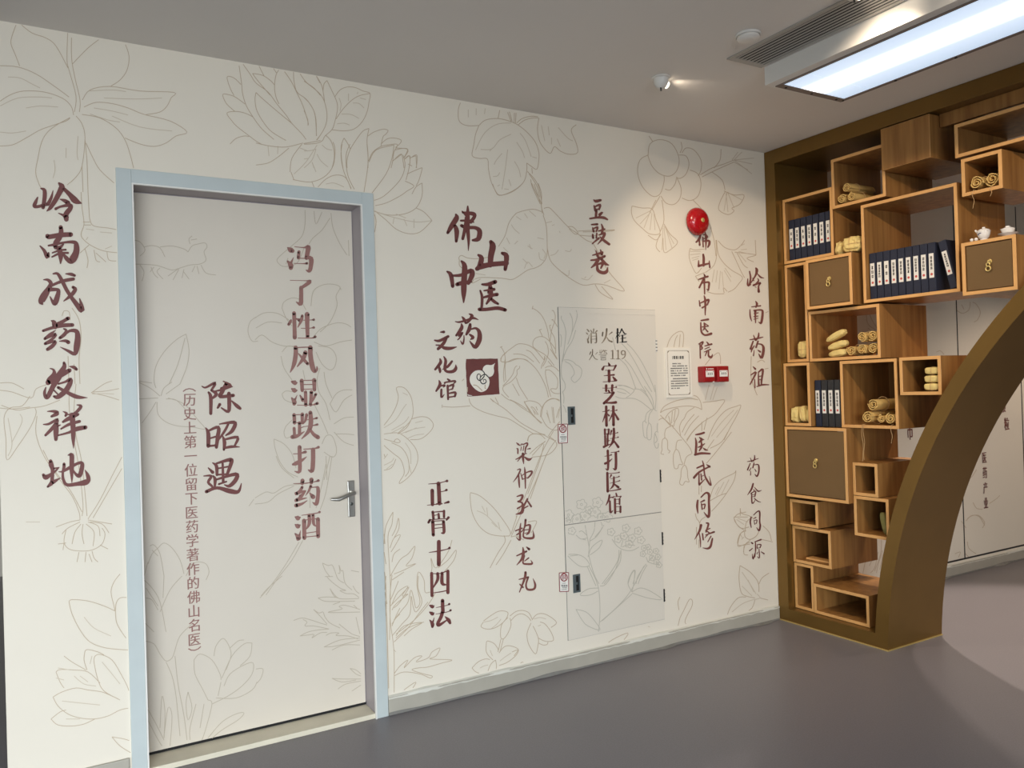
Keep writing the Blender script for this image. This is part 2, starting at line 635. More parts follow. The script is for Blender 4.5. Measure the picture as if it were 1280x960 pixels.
b.box((GATE_X - .006, y_in, 0.0005), (GATE_X, WALL_Y - .004, .006))
b.box((GATE_X - .006, y_in - .006, 0.0005), (BX, y_in, .006))
b.build('brass_strip', M['brass'], gate)

# ------------------------------------------------------------------ cubby boxes
BACK_X = BX - .012
TH = 0.017


def cubby(x, yL, yR, z1, z0, label, back=True, depth=None, closed=False, drawer=False, group='oak cubby boxes of the shelf wall'):
    t = thing('drawer_box' if drawer else ('cubby_box' if not closed else 'closed_box'), (x, (yL + yR) / 2, z0), label, 'drawer' if drawer else 'shelf box', group)
    bx = depth or BACK_X
    e = .0006
    yL -= e; yR += e; z1 -= e; z0 += e
    b = MB()
    o = [(yL, z0), (yR, z0), (yR, z1), (yL, z1)]
    i = [(yL - TH, z0 + TH), (yR + TH, z0 + TH), (yR + TH, z1 - TH), (yL - TH, z1 - TH)]
    F = lambda L, xx: [(xx, y, z) for y, z in L]
    b.quadstrip(F(o, x + .0012), F(o, bx), 0, True)
    b.quadstrip(F(i, bx), F(i, x + .0012), 0, True)
    b.quadstrip(F(o, bx), F(i, bx), 0, True)
    # front edges, slightly eased; lighter oak paints the light falling on them
    o2 = [(yL - .001, z0 + .001), (yR + .001, z0 + .001), (yR + .001, z1 - .001), (yL - .001, z1 - .001)]
    i2 = [(yL - TH + .001, z0 + TH - .001), (yR + TH - .001, z0 + TH - .001), (yR + TH - .001, z1 - TH + .001), (yL - TH + .001, z1 - TH + .001)]
    b.quadstrip(F(o2, x), F(o, x + .0012), 1, True)
    b.quadstrip(F(i2, x), F(o2, x), 1, True)
    b.quadstrip(F(i, x + .0012), F(i2, x), 1, True)
    b.build('carcass', [M['oak'], M['oak_lit']], t)
    if back and not closed and not drawer:
        b = MB()
        b.box((bx - .010, yL - TH, z0 + TH), (bx - .002, yR + TH, z1 - TH))
        b.build('back_panel', M['oak'], t)
    if closed:
        b = MB()
        b.box((x - .001, yL - .001, z0 + .001), (x + .016, yR + .001, z1 - .001), 0, .001)
        b.build('front_panel', M['oak'], t)
    if drawer:
        g = .004
        b = MB()
        b.box((x + .005, yL - TH - g, z0 + TH + g), (x + .022, yR + TH + g, z1 - TH - g), 0, .001)
        d = b.build('drawer_front', M['panel'], t)
        ym, zm = (yL + yR) / 2, (z0 + z1) / 2
        b = MB()
        b.lathe([(0, .012), (.006, .011), (.009, .006), (.006, .001), (.011, 0), (.011, -.001)], (x + .005, ym - .004, zm + .02), '-X', 16)
        ringpts = []
        for (cz, rr) in ((zm + .006, .008), (zm - .013, .011)):
            b.tube([(x - .003, ym + rr * math.cos(q * math.pi / 8), cz + rr * math.sin(q * math.pi / 8)) for q in range(17)], .003, 8, 0, False)
        b.build('ring_pull', M['brass'], d, smooth=True)
    return t


cubby(3.861, 3.3285, 2.975, 2.540, 2.150, 'oak box holding seven navy folders, at top left of the shelf wall')
cubby(3.856, 2.9725, 2.638, 2.690, 2.409, 'open oak box holding three rolls under the bronze header, left of the solid oak block', back=False)
cubby(3.806, 2.622, 2.354, 2.752, 2.534, 'solid closed oak block jutting out just below the bronze header', closed=True)
cubby(3.836, 2.250, 1.32, 2.667, 2.503, 'long low empty oak box at the top right of the shelf wall', back=False)
cubby(3.856, 2.792, 2.257, 2.393, 1.857, 'largest oak box, holding a row of ten navy folders, last one leaning', back=False)
cubby(3.826, 2.217, 2.026, 2.489, 2.307, 'small oak box holding two rolls with hanging strings, under the long low box')
cubby(3.806, 2.218, 1.966, 2.083, 1.829, 'drawer box with brass ring pull carrying white teacups, above the arch', drawer=True)
cubby(3.816, 3.136, 2.830, 2.142, 1.855, 'bronze fronted drawer box just below the yellow paper packages, beside the ten folders', drawer=True)
cubby(3.861, 3.3285, 3.170, 2.145, 1.556, 'tall narrow oak box with one tied yellow bundle at its bottom')
cubby(3.856, 3.161, 2.699, 1.847, 1.554, 'oak box holding yellow packets and five rolls below the left drawer', back=False)
cubby(3.824, 3.3285, 3.140, 1.552, 1.178, 'oak box with crumpled yellow packages at its bottom, left of the four dark folders')
cubby(3.851, 2.954, 2.604, 1.549, 1.175, 'square oak box with paper rolls whose strings hang out, right of the four dark folders')
cubby(3.836, 2.581, 2.356, 1.551, 1.354, 'small oak box against the arch holding three tied yellow packets')
cubby(3.816, 3.3285, 2.899, 1.174, 0.754, 'largest bronze fronted drawer box, below the four dark folders', drawer=True)
cubby(3.856, 2.897, 2.742, 0.984, 0.801, 'small empty oak box with visible top, right of the largest drawer')
cubby(3.856, 2.897, 2.682, 0.799, 0.577, 'oak box partly behind the arch foot holding one green wrapped bundle')
cubby(3.841, 3.3285, 3.127, 0.737, 0.583, 'small empty oak box directly below the largest drawer')
cubby(3.856, 3.3285, 3.056, 0.577, 0.357, 'empty oak box with a loose wooden slip on its floor')
cubby(3.861, 3.3285, 3.190, 0.354, 0.080, 'narrow upright empty oak box standing on the plinth by the wall jamb')
cubby(3.856, 3.187, 2.821, 0.254, 0.080, 'wide low empty oak box standing on the plinth beside the arch foot')
# bridging pieces between the boxes
b = MB()
b.box((3.885, 2.350, 2.690), (3.903, 1.32, 2.757), 0, .001)
tag(b.build('fascia_board', M['oak']), 'oak fascia board above the long low box, below the bronze header', 'board', None)
b = MB()
b.box((3.90, 3.27, 0.376), (3.955, 3.09, 0.387), 0, .001)
tag(b.build('wooden_slip', M['oak_lit']), 'thin wooden slip lying inside the empty lower left oak box', 'wood slip')


# ------------------------------------------------------------------ books (cloth slipcases with paper spine labels)
def marks(Y0, x, yc, zt, zb, n, wid, r):
    "small brush marks of a title running down a spine"
    V, F = [], []
    st = (zt - zb) / n
    for k in range(n):
        zc = zt - (k + .5) * st
        h = min(st * .40, wid * .55)
        for q in range(4):
            if q < 2:
                z = zc + (q - .5) * h * 1.1
                y0, y1, hh = yc + wid * .42 * r.uniform(.7, 1), yc - wid * .42 * r.uniform(.7, 1), h * .16
                P = [(y0, z - hh), (y1, z - hh + .0006), (y1, z + hh + .0006), (y0, z + hh)]
            else:
                y = yc + (q - 2.5) * wid * .45 * r.uniform(.3, 1)
                ww = wid * .10
                P = [(y - ww, zc - h), (y + ww, zc - h), (y + ww, zc + h), (y - ww, zc + h)]
            i = len(V)
            V += [(x, a, c) for a, c in P]
            F.append((i, i + 1, i + 2, i + 3))
    return V, F


def book(x, yL, w, z0, h, label, group, nchar, seed, m='book', cat='folder'):
    r = random.Random(seed)
    t = thing('book_case', (x, yL - w / 2, z0), label, cat, group)
    b = MB()
    d = .20
    b.box((x + .001, yL, z0), (x + d, yL - w, z0 + h), 0, .0025)
    # grooves along the hinge
    b.box((x - .0006, yL - .003, z0 + .002), (x + .002, yL - w + .003, z0 + h - .002), 0, .001)
    b.build('slipcase', M[m], t)
    lz0, lz1 = z0 + h * .29, z0 + h * .78
    lw = w * .66
    ly = yL - w * .48
    b = MB()
    b.box((x - .0012, ly + lw / 2, lz0), (x - .0005, ly - lw / 2, lz1))
    lb = b.build('spine_label', M['label'], t)
    V, F = marks(0, x - .0016, ly, lz1 - .012, lz0 + .040, nchar, lw * .62, r)
    mesh('title', V, F, M['print'], lb)
    b = MB()
    b.lathe([(0, .0004), (.0066, .0004)], (x - .0012, ly, lz0 + .018), '-X', 14)
    b.build('stamp', M['stamp'], lb)
    return t


ORD = ['first', 'second', 'third', 'fourth', 'fifth', 'sixth', 'seventh', 'eighth', 'ninth']
pz = 2.150 + TH + .001
for k in range(7):
    book(3.885, 3.307 - k * .0435, .0385, pz, .246, 'navy folder with white spine label, %s from the left in the top left oak box' % ORD[k], 'navy folders in the top left box', 2 + k % 2, 10 + k)
pz = 1.857 + TH + .001
nch = [3, 5, 2, 4, 4, 4, 5, 4, 4]
for k in range(9):
    book(3.885, 2.770 - k * .0418, .0385, pz, .252, 'upright navy folder, %s from the left in the largest oak box' % ORD[k], 'navy folders in the largest box', nch[k], 30 + k)
ln = book(3.885, 2.3245, .0385, pz, .252, 'navy folder leaning to the left, last in the row of ten folders', 'navy folders in the largest box', 6, 45)
ln.rotation_euler = (math.radians(-13.0), 0, 0)
ln.location.z += .0055
pz = 1.1755
for k in range(4):
    book(3.856, 3.132 - k * .0445, .039, pz, .270, ['dark navy folder, leftmost of the four folders on the largest drawer', 'charcoal folder, second from the left on the largest drawer', 'charcoal folder, third from the left on the largest drawer', 'charcoal folder, rightmost of the four on the largest drawer'][k], 'four dark folders on the largest drawer', 4, 60 + k, 'book' if k == 0 else 'book_dark')


# ------------------------------------------------------------------ paper rolls, packets, packages
def roll(y, z, r, x0, length, label, group, seed, strings=0, fx=0, m='roll', slen=.06):
    q = random.Random(seed)
    z += r * .15 + .001
    t = thing('paper_roll', (x0, y, z - r), label, 'paper roll', group)
    b = MB()
    turns = 2.3
    N = 40
    ph = q.uniform(0, 6.28)
    inner, outer = [], []
    for k in range(N + 1):
        u = k / N
        a = ph + u * turns * 2 * math.pi
        rr = r * (.24 + .76 * u)
        rr *= 1 + .07 * math.sin(3 * a + seed) * u
        inner.append((y + (rr - (.0042)) * math.cos(a), z + (rr - (.0042)) * math.sin(a)))
        outer.append((y + rr * math.cos(a), z + rr * math.sin(a)))
    e = [q.uniform(-.004, .004) for _ in range(N + 1)]
    f0 = [(x0 + e[k], *inner[k]) for k in range(N + 1)]
    f1 = [(x0 + e[k], *outer[k]) for k in range(N + 1)]
    g0 = [(x0 + length, *inner[k]) for k in range(N + 1)]
    g1 = [(x0 + length, *outer[k]) for k in range(N + 1)]
    b.quadstrip(f0, f1)
    b.quadstrip(f1, g1)
    b.quadstrip(g0, f0)
    b.quadstrip(g1, g0)
    b.build('rolled_sheet', M[m], t, merge=False)
    b = MB()
    xs = x0 + length * .35
    b.tube([(xs, y + (r + .001) * 1.05 * math.cos(k * math.pi / 10), z + (r + .001) * 1.05 * math.sin(k * math.pi / 10)) for k in range(21)], .0013, 6, 0, False)
    b.build('tie', M['string'], t)
    for s in range(strings):
        b = MB()
        yy = y + q.uniform(-.02, .02)
        P = [(x0 + .001, yy, z - r * 1.05), (fx - .001, yy, z - r * 1.05 - .0008), (fx - .004, yy, z - r * 1.12 - .004)]
        xe = fx - .005
        L = slen * q.uniform(.8, 1.2)
        for k in range(1, 7):
            P.append((xe - .002 * abs(math.sin(k)), yy + .004 * math.sin(k * 1.3 + s), z - r * 1.12 - .004 - L * k / 6))
        b.tube(P, .0011, 5)
        b.build('hanging_string', M['string'], t)
    return t


def lump(name, label, cat, group, c, size, rotz=0, roty=0, rotx=0, seed=1, m='kraft', power=.55, amp=.10, ties=(), taper=0):
    "crumpled wrapped packet: a rounded, creased block"
    q = random.Random(seed)
    t = thing(name, (c[0], c[1], c[2] - size[2] / 2), label, cat, group)
    bm = bmesh.new()
    bmesh.ops.create_icosphere(bm, subdivisions=4, radius=1)
    from mathutils import noise
    R = Matrix.Rotation(rotz, 3, 'Z') @ Matrix.Rotation(roty, 3, 'Y') @ Matrix.Rotation(rotx, 3, 'X')
    for v in bm.verts:
        p = v.co.normalized()
        s = [math.copysign(abs(k) ** power, k) for k in p]
        nz = noise.noise(p * 2.2 + Vector((seed, 0, 0))) * amp + noise.noise(p * 5.5 + Vector((0, seed, 0))) * amp * .5
        tp = 1 - taper * max(0, s[1]) ** 2
        v.co = R @ Vector((s[0] * size[0] / 2 * (1 + nz) * tp, s[1] * size[1] / 2 * (1 + nz * .4), s[2] * size[2] / 2 * (1 + nz) * tp)) + Vector(c)
    lift = c[2] - size[2] / 2 - min(v.co.z for v in bm.verts) + (.0032 + size[2] * .03 if ties else .0016)
    c = (c[0], c[1], c[2] + lift)
    for v in bm.verts:
        v.co.z += lift
    b = MB()
    b.add(bm)
    o = b.build('wrapping', M[m], t)
    for tie in ties:
        b = MB()
        P = []
        for k in range(25):
            a = k * math.pi / 12
            u = Vector((math.cos(a), 0, math.sin(a))) if tie == 'y' else Vector((math.cos(a), math.sin(a), 0))
            s = [math.copysign(abs(k2) ** power, k2) for k2 in u]
            P.append(R @ Vector((s[0] * size[0] / 2 * 1.06, s[1] * size[1] / 2 * 1.06, s[2] * size[2] / 2 * 1.06)) + Vector(c))
        b.tube(P, .0015, 5, 0, False)
        b.build('tie', M['string'], t)
    return t


# top: three rolls
fz = 2.409 + TH + .001
g = 'three rolls under the header'
roll(2.921, fz + .027, .027, 3.872, .22, 'paper roll lying lower left in the pile of three under the header', g, 1)
roll(2.857, fz + .0275, .027, 3.872, .22, 'paper roll lying lower right in the pile of three under the header', g, 2)
roll(2.889, fz + .082, .027, 3.872, .22, 'paper roll lying on top of two others under the header', g, 3)
# two rolls with strings, top right
fz = 2.307 + TH + .001
g = 'two rolls in the small top right box'
roll(2.155, fz + .033, .033, 3.842, .2, 'paper roll with a long hanging string, left of two in a small box', g, 4, 1, fx=3.826, slen=.085)
roll(2.082, fz + .034, .034, 3.842, .2, 'paper roll tilted up at the right end of the small upper box', g, 5, 1, fx=3.826, slen=.05)
# crumpled packages on the left drawer
fz = 2.142 + .001
lump('paper_package', 'small crumpled yellow paper package, left of two on the left drawer box', 'package', 'yellow packages on the left drawer', (3.900, 2.945, fz + .033), (.09, .048, .070), seed=3, amp=.18, rotx=.35, ties=('y',))
lump('paper_package', 'larger crumpled yellow paper package tied with twine on the left drawer box', 'package', 'yellow packages on the left drawer', (3.895, 2.862, fz + .043), (.10, .105, .084), seed=8, amp=.16, ties=('y', 'z'))
# tied bundle in the tall box
fz = 1.556 + TH + .001
lump('paper_package', 'tied yellow bundle standing alone in the tall narrow box', 'package', None, (3.905, 3.232, fz + .049), (.06, .074, .098), seed=5, amp=.12, ties=('y', 'z'))
# packets and rolls in the middle box
fz = 1.554 + TH + .001
g = 'yellow packets beside the five rolls'
lump('paper_packet', 'long yellow packet at the bottom of a leaning pile of three beside rolls', 'packet', g, (3.905, 2.999, fz + .020), (.05, .125, .040), seed=11, amp=.10, rotx=-.10, taper=.35)
lump('paper_packet', 'long yellow packet in the middle of a leaning pile of three beside rolls', 'packet', g, (3.905, 3.001, fz + .062), (.05, .130, .038), seed=12, amp=.10, rotx=-.22, taper=.35)
lump('paper_packet', 'long yellow packet on top of a leaning pile of three beside rolls', 'packet', g, (3.905, 3.010, fz + .108), (.05, .135, .036), seed=13, amp=.10, rotx=-.38, taper=.35)
g = 'five rolls in the middle box'
roll(2.8935, fz + .030, .030, 3.872, .2, 'paper roll at the left end of the lower row, next to the leaning yellow packets', g, 6)
roll(2.8235, fz + .0305, .0305, 3.868, .2, 'paper roll in the middle of the lower row of three', g, 7)
roll(2.7535, fz + .031, .031, 3.866, .2, 'paper roll at the right end of the lower row of three', g, 8)
roll(2.821, fz + .099, .029, 3.868, .2, 'paper roll on the upper row, left one of two', g, 9)
roll(2.7530, fz + .1015, .030, 3.866, .2, 'paper roll on the upper row, right one of two by box side', g, 10)
# packages in the lower left box
fz = 1.178 + TH + .001
g = 'crumpled packages in the lower left box'
lump('paper_package', 'crumpled yellow package, left of three left of the four dark folders', 'package', g, (3.875, 3.274, fz + .044), (.08, .054, .090), seed=15, amp=.16)
lump('paper_package', 'crumpled yellow package, middle of three left of the four dark folders', 'package', g, (3.872, 3.218, fz + .044), (.07, .042, .090), seed=16, amp=.2, rotx=-.15, ties=('y',))
lump('paper_package', 'crumpled yellow package, right of three, half hidden by the box side', 'package', g, (3.876, 3.177, fz + .040), (.07, .030, .082), seed=17, amp=.15)
# rolls with strings right of the dark folders
fz = 1.175 + TH + .001
g = 'rolls with strings in the square box'
roll(2.800, fz + .034, .034, 3.866, .25, 'paper roll lying at left of the square box, strings hanging out', g, 21, 2, fx=3.851, slen=.17)
roll(2.720, fz + .030, .024, 3.872, .25, 'thin paper roll squeezed between the other rolls of the square box', g, 22, 0)
roll(2.6585, fz + .032, .031, 3.862, .25, 'paper roll at the right of the square box with one hanging string', g, 23, 1, fx=3.851, slen=.11)
roll(2.768, fz + .107, .035, 3.872, .25, 'paper roll lying on top in the square box', g, 24, 0)
# tied packets against the arch
fz = 1.354 + TH + .001
g = 'three tied packets against the arch'
for k in range(3):
    lump('paper_packet', ['yellow packet at the bottom of three tied ones by the arch', 'yellow packet in the middle of three tied ones by the arch', 'yellow packet on top of three tied ones by the arch'][k], 'packet', g, (3.872, 2.421 - .003 * k, fz + .018 + .041 * k), (.05, .082, .036), seed=30 + k, amp=.07, ties=('y',))
# green wrapped bundle low by the arch foot
fz = .577 + TH + .001
M['green_wrap'] = mat('green_wrapping', lin(132, 126, 70), 0.7, noise=.2, scale=20)
lump('wrapped_bundle', 'olive green wrapped bundle leaning in the box behind the arch foot', 'package', None, (3.905, 2.738, fz + .060), (.04, .036, .118), seed=40, m='green_wrap', amp=.08, rotx=-.2)

# ------------------------------------------------------------------ porcelain on the right drawer
fz = 2.083 + .0005
t = thing('porcelain_pot', (3.838, 2.126, fz), 'small white porcelain pot with blue mark and open slanted lid', 'teapot', 'porcelain on the right drawer')
b = MB()
b.lathe([(0, 0), (.014, 0), (.016, .002), (.015, .005), (.022, .014), (.027, .028), (.0285, .040), (.027, .040), (.024, .028), (.0, .010)], (3.838, 2.126, fz), 'Z', 32)
b.build('bowl', M['china'], t, smooth=True)
b = MB()
b.lathe([(.0295, .0), (.029, .003), (.022, .010), (.010, .015), (.006, .016), (.007, .021), (0, .023)], (3.838, 2.126, fz + .0405), 'Z', 32)
lid = b.build('lid', M['china'], t, smooth=True)
b = MB()
b.tube([(3.832, 2.148, fz + .038), (3.831, 2.156, fz + .046), (3.830, 2.161, fz + .053)], [.006, .005, .004], 10)
b.build('spout', M['china'], t, smooth=True)
b = MB()
b.box((3.8095, 2.136, fz + .030), (3.8125, 2.123, fz + .034), 0, .0008)
b.box((3.8115, 2.141, fz + .024), (3.8135, 2.133, fz + .028), 0, .0008)
b.build('blue_mark', M['cobalt'], t)
t = thing('lidded_teacup', (3.850, 2.023, fz), 'white lidded porcelain teacup on a wide saucer', 'teacup', 'porcelain on the right drawer')
b = MB()
b.lathe([(0, 0), (.018, 0), (.020, .004), (.040, .013), (.042, .015), (.040, .0155), (.019, .008), (0, .007)], (3.850, 2.023, fz), 'Z', 36)
b.build('saucer', M['china'], t, smooth=True)
b = MB()
b.lathe([(0, .008), (.013, .008), (.016, .012), (.026, .024), (.030, .036), (.0285, .036), (.022, .022), (0, .014)], (3.850, 2.023, fz), 'Z', 36)
b.build('cup', M['china'], t, smooth=True)
b = MB()
b.lathe([(.026, .033), (.022, .039), (.011, .043), (.010, .048), (.006, .047), (0, .046)], (3.850, 2.023, fz), 'Z', 36)
b.build('lid', M['china'], t, smooth=True)
for k, (yy, r) in enumerate(((2.1745, .0085), (2.1535, .0085))):
    b = MB()
    b.lathe([(.0001, 0), (r * .7, r * .22), (r, r * .9), (r * .8, r * 1.55), (r * .35, r * 1.9), (.0001, r * 1.95)], (3.822, yy, fz), 'Z', 20)
    tag(b.build('porcelain_bead', M['china'], smooth=True), ['tiny white porcelain bead, farther left of two beside the pot', 'tiny white porcelain bead right beside the small pot'][k], 'bead', 'porcelain beads')


# ------------------------------------------------------------------ things on the wall
def hang(x, z):
    return (x, WALL_Y, z)


# red fire bell
t = thing('fire_alarm_bell', hang(3.228, 2.30), 'round glossy red fire bell mounted high on the wall', 'fire bell')
b = MB()
b.lathe([(.05, .0006), (.05, .014)], (3.228, WALL_Y, 2.374), '-Y', 32)
b.build('mount', M['red_box'], t)
b = MB()
b.lathe([(.074, .012), (.079, .014), (.079, .022), (.074, .036), (.060, .050), (.038, .058), (.012, .061), (0, .061)], (3.228, WALL_Y, 2.374), '-Y', 48)
b.build('gong', M['red'], t, smooth=True)
b = MB()
b.lathe([(.0125, .060), (.0125, .064), (.009, .066), (0, .066)], (3.228, WALL_Y, 2.374), '-Y', 20)
b.build('centre_bolt', M['brass'], t, smooth=True)

# two red call points
for k, xa in enumerate((3.209, 3.316)):
    xb = xa + .089
    t = thing('fire_call_point', hang((xa + xb) / 2, 1.455), ['square red manual call point with a printed white line on top, left one of two', 'square red manual call point, right one of two, nearer the shelf wall'][k], 'call point', 'red manual call points')
    b = MB()
    b.box((xa, WALL_Y - .050, 1.453), (xb, WALL_Y - .0005, 1.544), 0, .004)
    b.box((xa + .012, WALL_Y - .0525, 1.459), (xb - .012, WALL_Y - .049, 1.538), 0, .002)
    b.build('housing', M['red_box'], t)
    b = MB()
    b.box((xa + .013, WALL_Y - .054, 1.483), (xb - .013, WALL_Y - .0515, 1.519), 0, .001)
    lb = b.build('press_panel', M['label'], t)
    V, F = [], []
    for q in range(3):
        for dx, dz, w, h in ((0, 0, .0085, .0022), (0, .005, .0075, .002), (0, -.005, .0085, .002), (0, 0, .0022, .0135), (.003, -.001, .002, .008)):
            cx, cz = (xa + xb) / 2 + (q - 1) * .0145 + dx, 1.501 + dz
            i = len(V)
            V += [(cx - w / 2, WALL_Y - .0545, cz - h / 2), (cx + w / 2, WALL_Y - .0545, cz - h / 2), (cx + w / 2, WALL_Y - .0545, cz + h / 2), (cx - w / 2, WALL_Y - .0545, cz + h / 2)]
            F.append((i, i + 1, i + 2, i + 3))
    for dx in (-.024, .024):
        i = len(V)
        cx = (xa + xb) / 2 + dx
        V += [(cx - .005, WALL_Y - .0545, 1.5145), (cx + .005, WALL_Y - .0545, 1.5145), (cx, WALL_Y - .0545, 1.5105)]
        F.append((i, i + 1, i + 2))
    mesh('printed_marks', V, F, M['print'], lb)
    if k == 0:
        b = MB()
        b.lathe([(0, .0530), (.0042, .0530)], (xa + .021, WALL_Y, 1.529), '-Y', 14)
        for q in range(5):
            b.box((xa + .032 + q * .0085, WALL_Y - .0531, 1.5265), (xa + .0385 + q * .0085, WALL_Y - .0527, 1.5315))
        b.build('white_print', M['label'], t)
        b = MB()
        b.box((xb - .020, WALL_Y - .051, 1.4505), (xb - .009, WALL_Y - .044, 1.4575), 0, .001)
        b.build('test_key', M['plastic'], t)

# printed notice with rounded border
t = thing('wall_notice', hang(3.063, 1.37), 'cream printed notice with rounded border and corner ornaments, left of the red call points', 'notice')
x0, x1, z0, z1 = 2.967, 3.158, 1.372, 1.651
b = MB()
b.box((x0, WALL_Y - .007, z0), (x1, WALL_Y - .0005, z1), 0, .001)
b.build('board', M['paper'], t)
b = MB()
yy = WALL_Y - .0074


def frame_line(b, x0, x1, z0, z1, r, w, y):
    P = []
    for (cx, cz, a0) in ((x1 - r, z1 - r, 0), (x0 + r, z1 - r, 90), (x0 + r, z0 + r, 180), (x1 - r, z0 + r, 270)):
        for k in range(7):
            a = math.radians(a0 + 15 * k)
            P.append((cx, cz, r, a))
    b.quadstrip([(cx + rr * math.cos(a), y, cz + rr * math.sin(a)) for cx, cz, rr, a in P], [(cx + (rr - w) * math.cos(a), y, cz + (rr - w) * math.sin(a)) for cx, cz, rr, a in P], 0, True)


frame_line(b, x0 + .014, x1 - .014, z0 + .014, z1 - .014, .016, .0016, yy)
frame_line(b, x0 + .017, x1 - .017, z0 + .017, z1 - .017, .015, .0008, yy)
for cx in (x0 + .017, x1 - .017):
    for cz in (z0 + .017, z1 - .017):
        sx, sz = (1 if cx < 3.06 else -1), (1 if cz < 1.5 else -1)
        b.face([(cx, yy, cz), (cx + sx * .013, yy, cz), (cx, yy, cz + sz * .013)])
b.build('border', M['ink3'], t)
b = MB()
r = random.Random(5)
z = 1.597
for i, ww in enumerate((.006, .014, .014, .006, .014, .014)):
    cx = 3.018 + (0, .014, .032, .046, .060, .077)[i]
    for q in range(4 if ww > .01 else 1):
        b.box((cx - ww / 2, yy, z - .007 + q * .0042), (cx + ww / 2, yy - .0003, z - .0045 + q * .0042)) if ww > .01 else b.box((cx - .0015, yy, z - .008), (cx + .0015, yy - .0003, z + .008))
    if ww > .01:
        b.box((cx - .002, yy, z - .0085), (cx + .002, yy - .0003, z + .009))
for li in range(11):
    zz = 1.563 - li * .0134 - (.004 if li > 5 else 0)
    xs = 3.016 if li in (0, 1, 6) else 3.002
    xe = 3.078 if li == 0 else (3.070 if li == 10 else (3.112 if li == 5 else 3.126))
    x = xs
    while x < xe:
        wch = .0058
        if r.random() > .07:
            for q in range(2):
                b.box((x, yy, zz - .0030 + q * .0036), (x + wch * .82, yy - .0003, zz - .0010 + q * .0036))
            b.box((x + wch * .3, yy, zz - .003), (x + wch * .5, yy - .0003, zz + .003))
        x += wch
b.build('printed_text', M['print'], t, merge=False)

# red-brown seal with a white gourd
t = thing('gourd_emblem', hang(1.817, 1.421), 'square dark red emblem printed with a pale gourd outline', 'emblem')
SY = WALL_Y - .0012


def poly(name, pts, x0, y0, sc, Y, m, parent):
    V = [W(x0 + x / sc, y0 + y / sc, Y) for x, y, *_ in pts]
    return mesh(name, V, [tuple(range(len(V)))], m, parent)


sq = []
q = random.Random(3)
for (ax, ay, bx, by) in ((125, 140, 755, 130), (755, 130, 790, 845), (790, 845, 140, 890), (140, 890, 112, 160)):
    for k in range(9):
        u = k / 9
        sq.append((ax + (bx - ax) * u + q.uniform(-4, 4), ay + (by - ay) * u + q.uniform(-4, 4), 0))
poly('seal_ground', sq, 575, 440, 16, SY, M['ink'], t)
body = spline([(480, 405, 0), (400, 365, 0), (290, 385, 0), (205, 480, 0), (200, 600, 0), (270, 710, 0), (360, 780, 0), (440, 800, 0), (540, 745, 0), (590, 620, 0), (570, 520, 0), (500, 450, 0), (480, 405, 0)], 5)[:-1]
poly('gourd', body, 575, 440, 16, SY - .0004, M['paper'], t)
top = spline([(452, 365, 0), (470, 300, 0), (530, 258, 0), (620, 262, 0), (665, 245, 0), (700, 222, 0), (685, 265, 0), (675, 320, 0), (682, 400, 0), (650, 470, 0), (590, 498, 0), (540, 470, 0), (495, 425, 0), (452, 365, 0)], 5)[:-1]
poly('gourd', top, 575, 440, 16, SY - .0004, M['paper'], t)
a = Art(SY - .0008)
a.brush(575, 440, 16, '410 495 14 400 450 14 365 440 16 340 480 16 345 530 18 385 570 18 430 550 18 480 490 18 485 465 14;495 450 14 440 470 16 400 530 16 410 590 18 450 635 18 500 625 18 525 590 16 505 550 14 470 555 12 470 590 10;480 440 18 520 455 20 580 515 16;440 360 18 490 420 18')
a.build('scroll_line', M['print'], t)
a = Art(SY - .0006)
a.lines(575, 440, 16, '265 660 330 670 400 730 445 775;505 650 500 720 520 735;150 700 145 800', 1.1)
a.build('plant_line', M['line'], t)
a = Art(SY - .0008)
a.brush(575, 440, 16, '160 850 12 170 865 16 240 870 6;680 860 18 745 855 14;700 125 10 720 122 14')
a.build('paper_gap', M['paper'], t)

# ---- hydrant cabinet: two flush doors
cabt = thing('fire_hydrant_cabinet', hang(2.584, .15), 'flush fire hydrant cabinet with two painted doors in the wall', 'hydrant cabinet')
CX0, CX1 = 2.263, 2.908
CABY = WALL_Y - .004
b = MB()
b.box((CX0, WALL_Y - .0015, .153), (CX1, WALL_Y - .0005, 1.862))
b.build('gap', M['gap'], cabt)
b = MB()
b.box((CX0, WALL_Y - .0018, .50), (CX0 + .0028, WALL_Y - .0012, 1.862))
b.build('dark_gap', M['seal'], cabt)
b = MB()
b.box((CX0 + .003, CABY, .7465), (CX1 - .001, WALL_Y - .0016, 1.8605), 0, .001)
UP = b
b = MB()
b.box((CX0 + .003, CABY, .1545), (CX1 - .001, WALL_Y - .0016, .742), 0, .001)
LOW = b
b = MB()     # upper edge strip pasted over
b.box((CX0 + .006, CABY - .0012, 1.832), (CX1 - .004, CABY - .0002, 1.836))
b.box((CX0 + .006, CABY - .0012, .708), (CX1 - .004, CABY - .0002, .711))
b.build('wallpaper_edge', M['cab'], cabt)
for k, zc in enumerate((1.664, .944, .599, .286)):
    b = MB()
    b.box((CX1 - .006, CABY - .004, zc - .035), (CX1 + .002, CABY - .0002, zc + .035), 0, .001)
    for q in range(4):
        b.box((CX1 - .008, CABY - .0046, zc - .03 + q * .018), (CX1 + .003, CABY - .0030, zc - .026 + q * .018), 1)
    b.build('hinge', [M['black'] if k else M['white'], M['seal']], cabt)
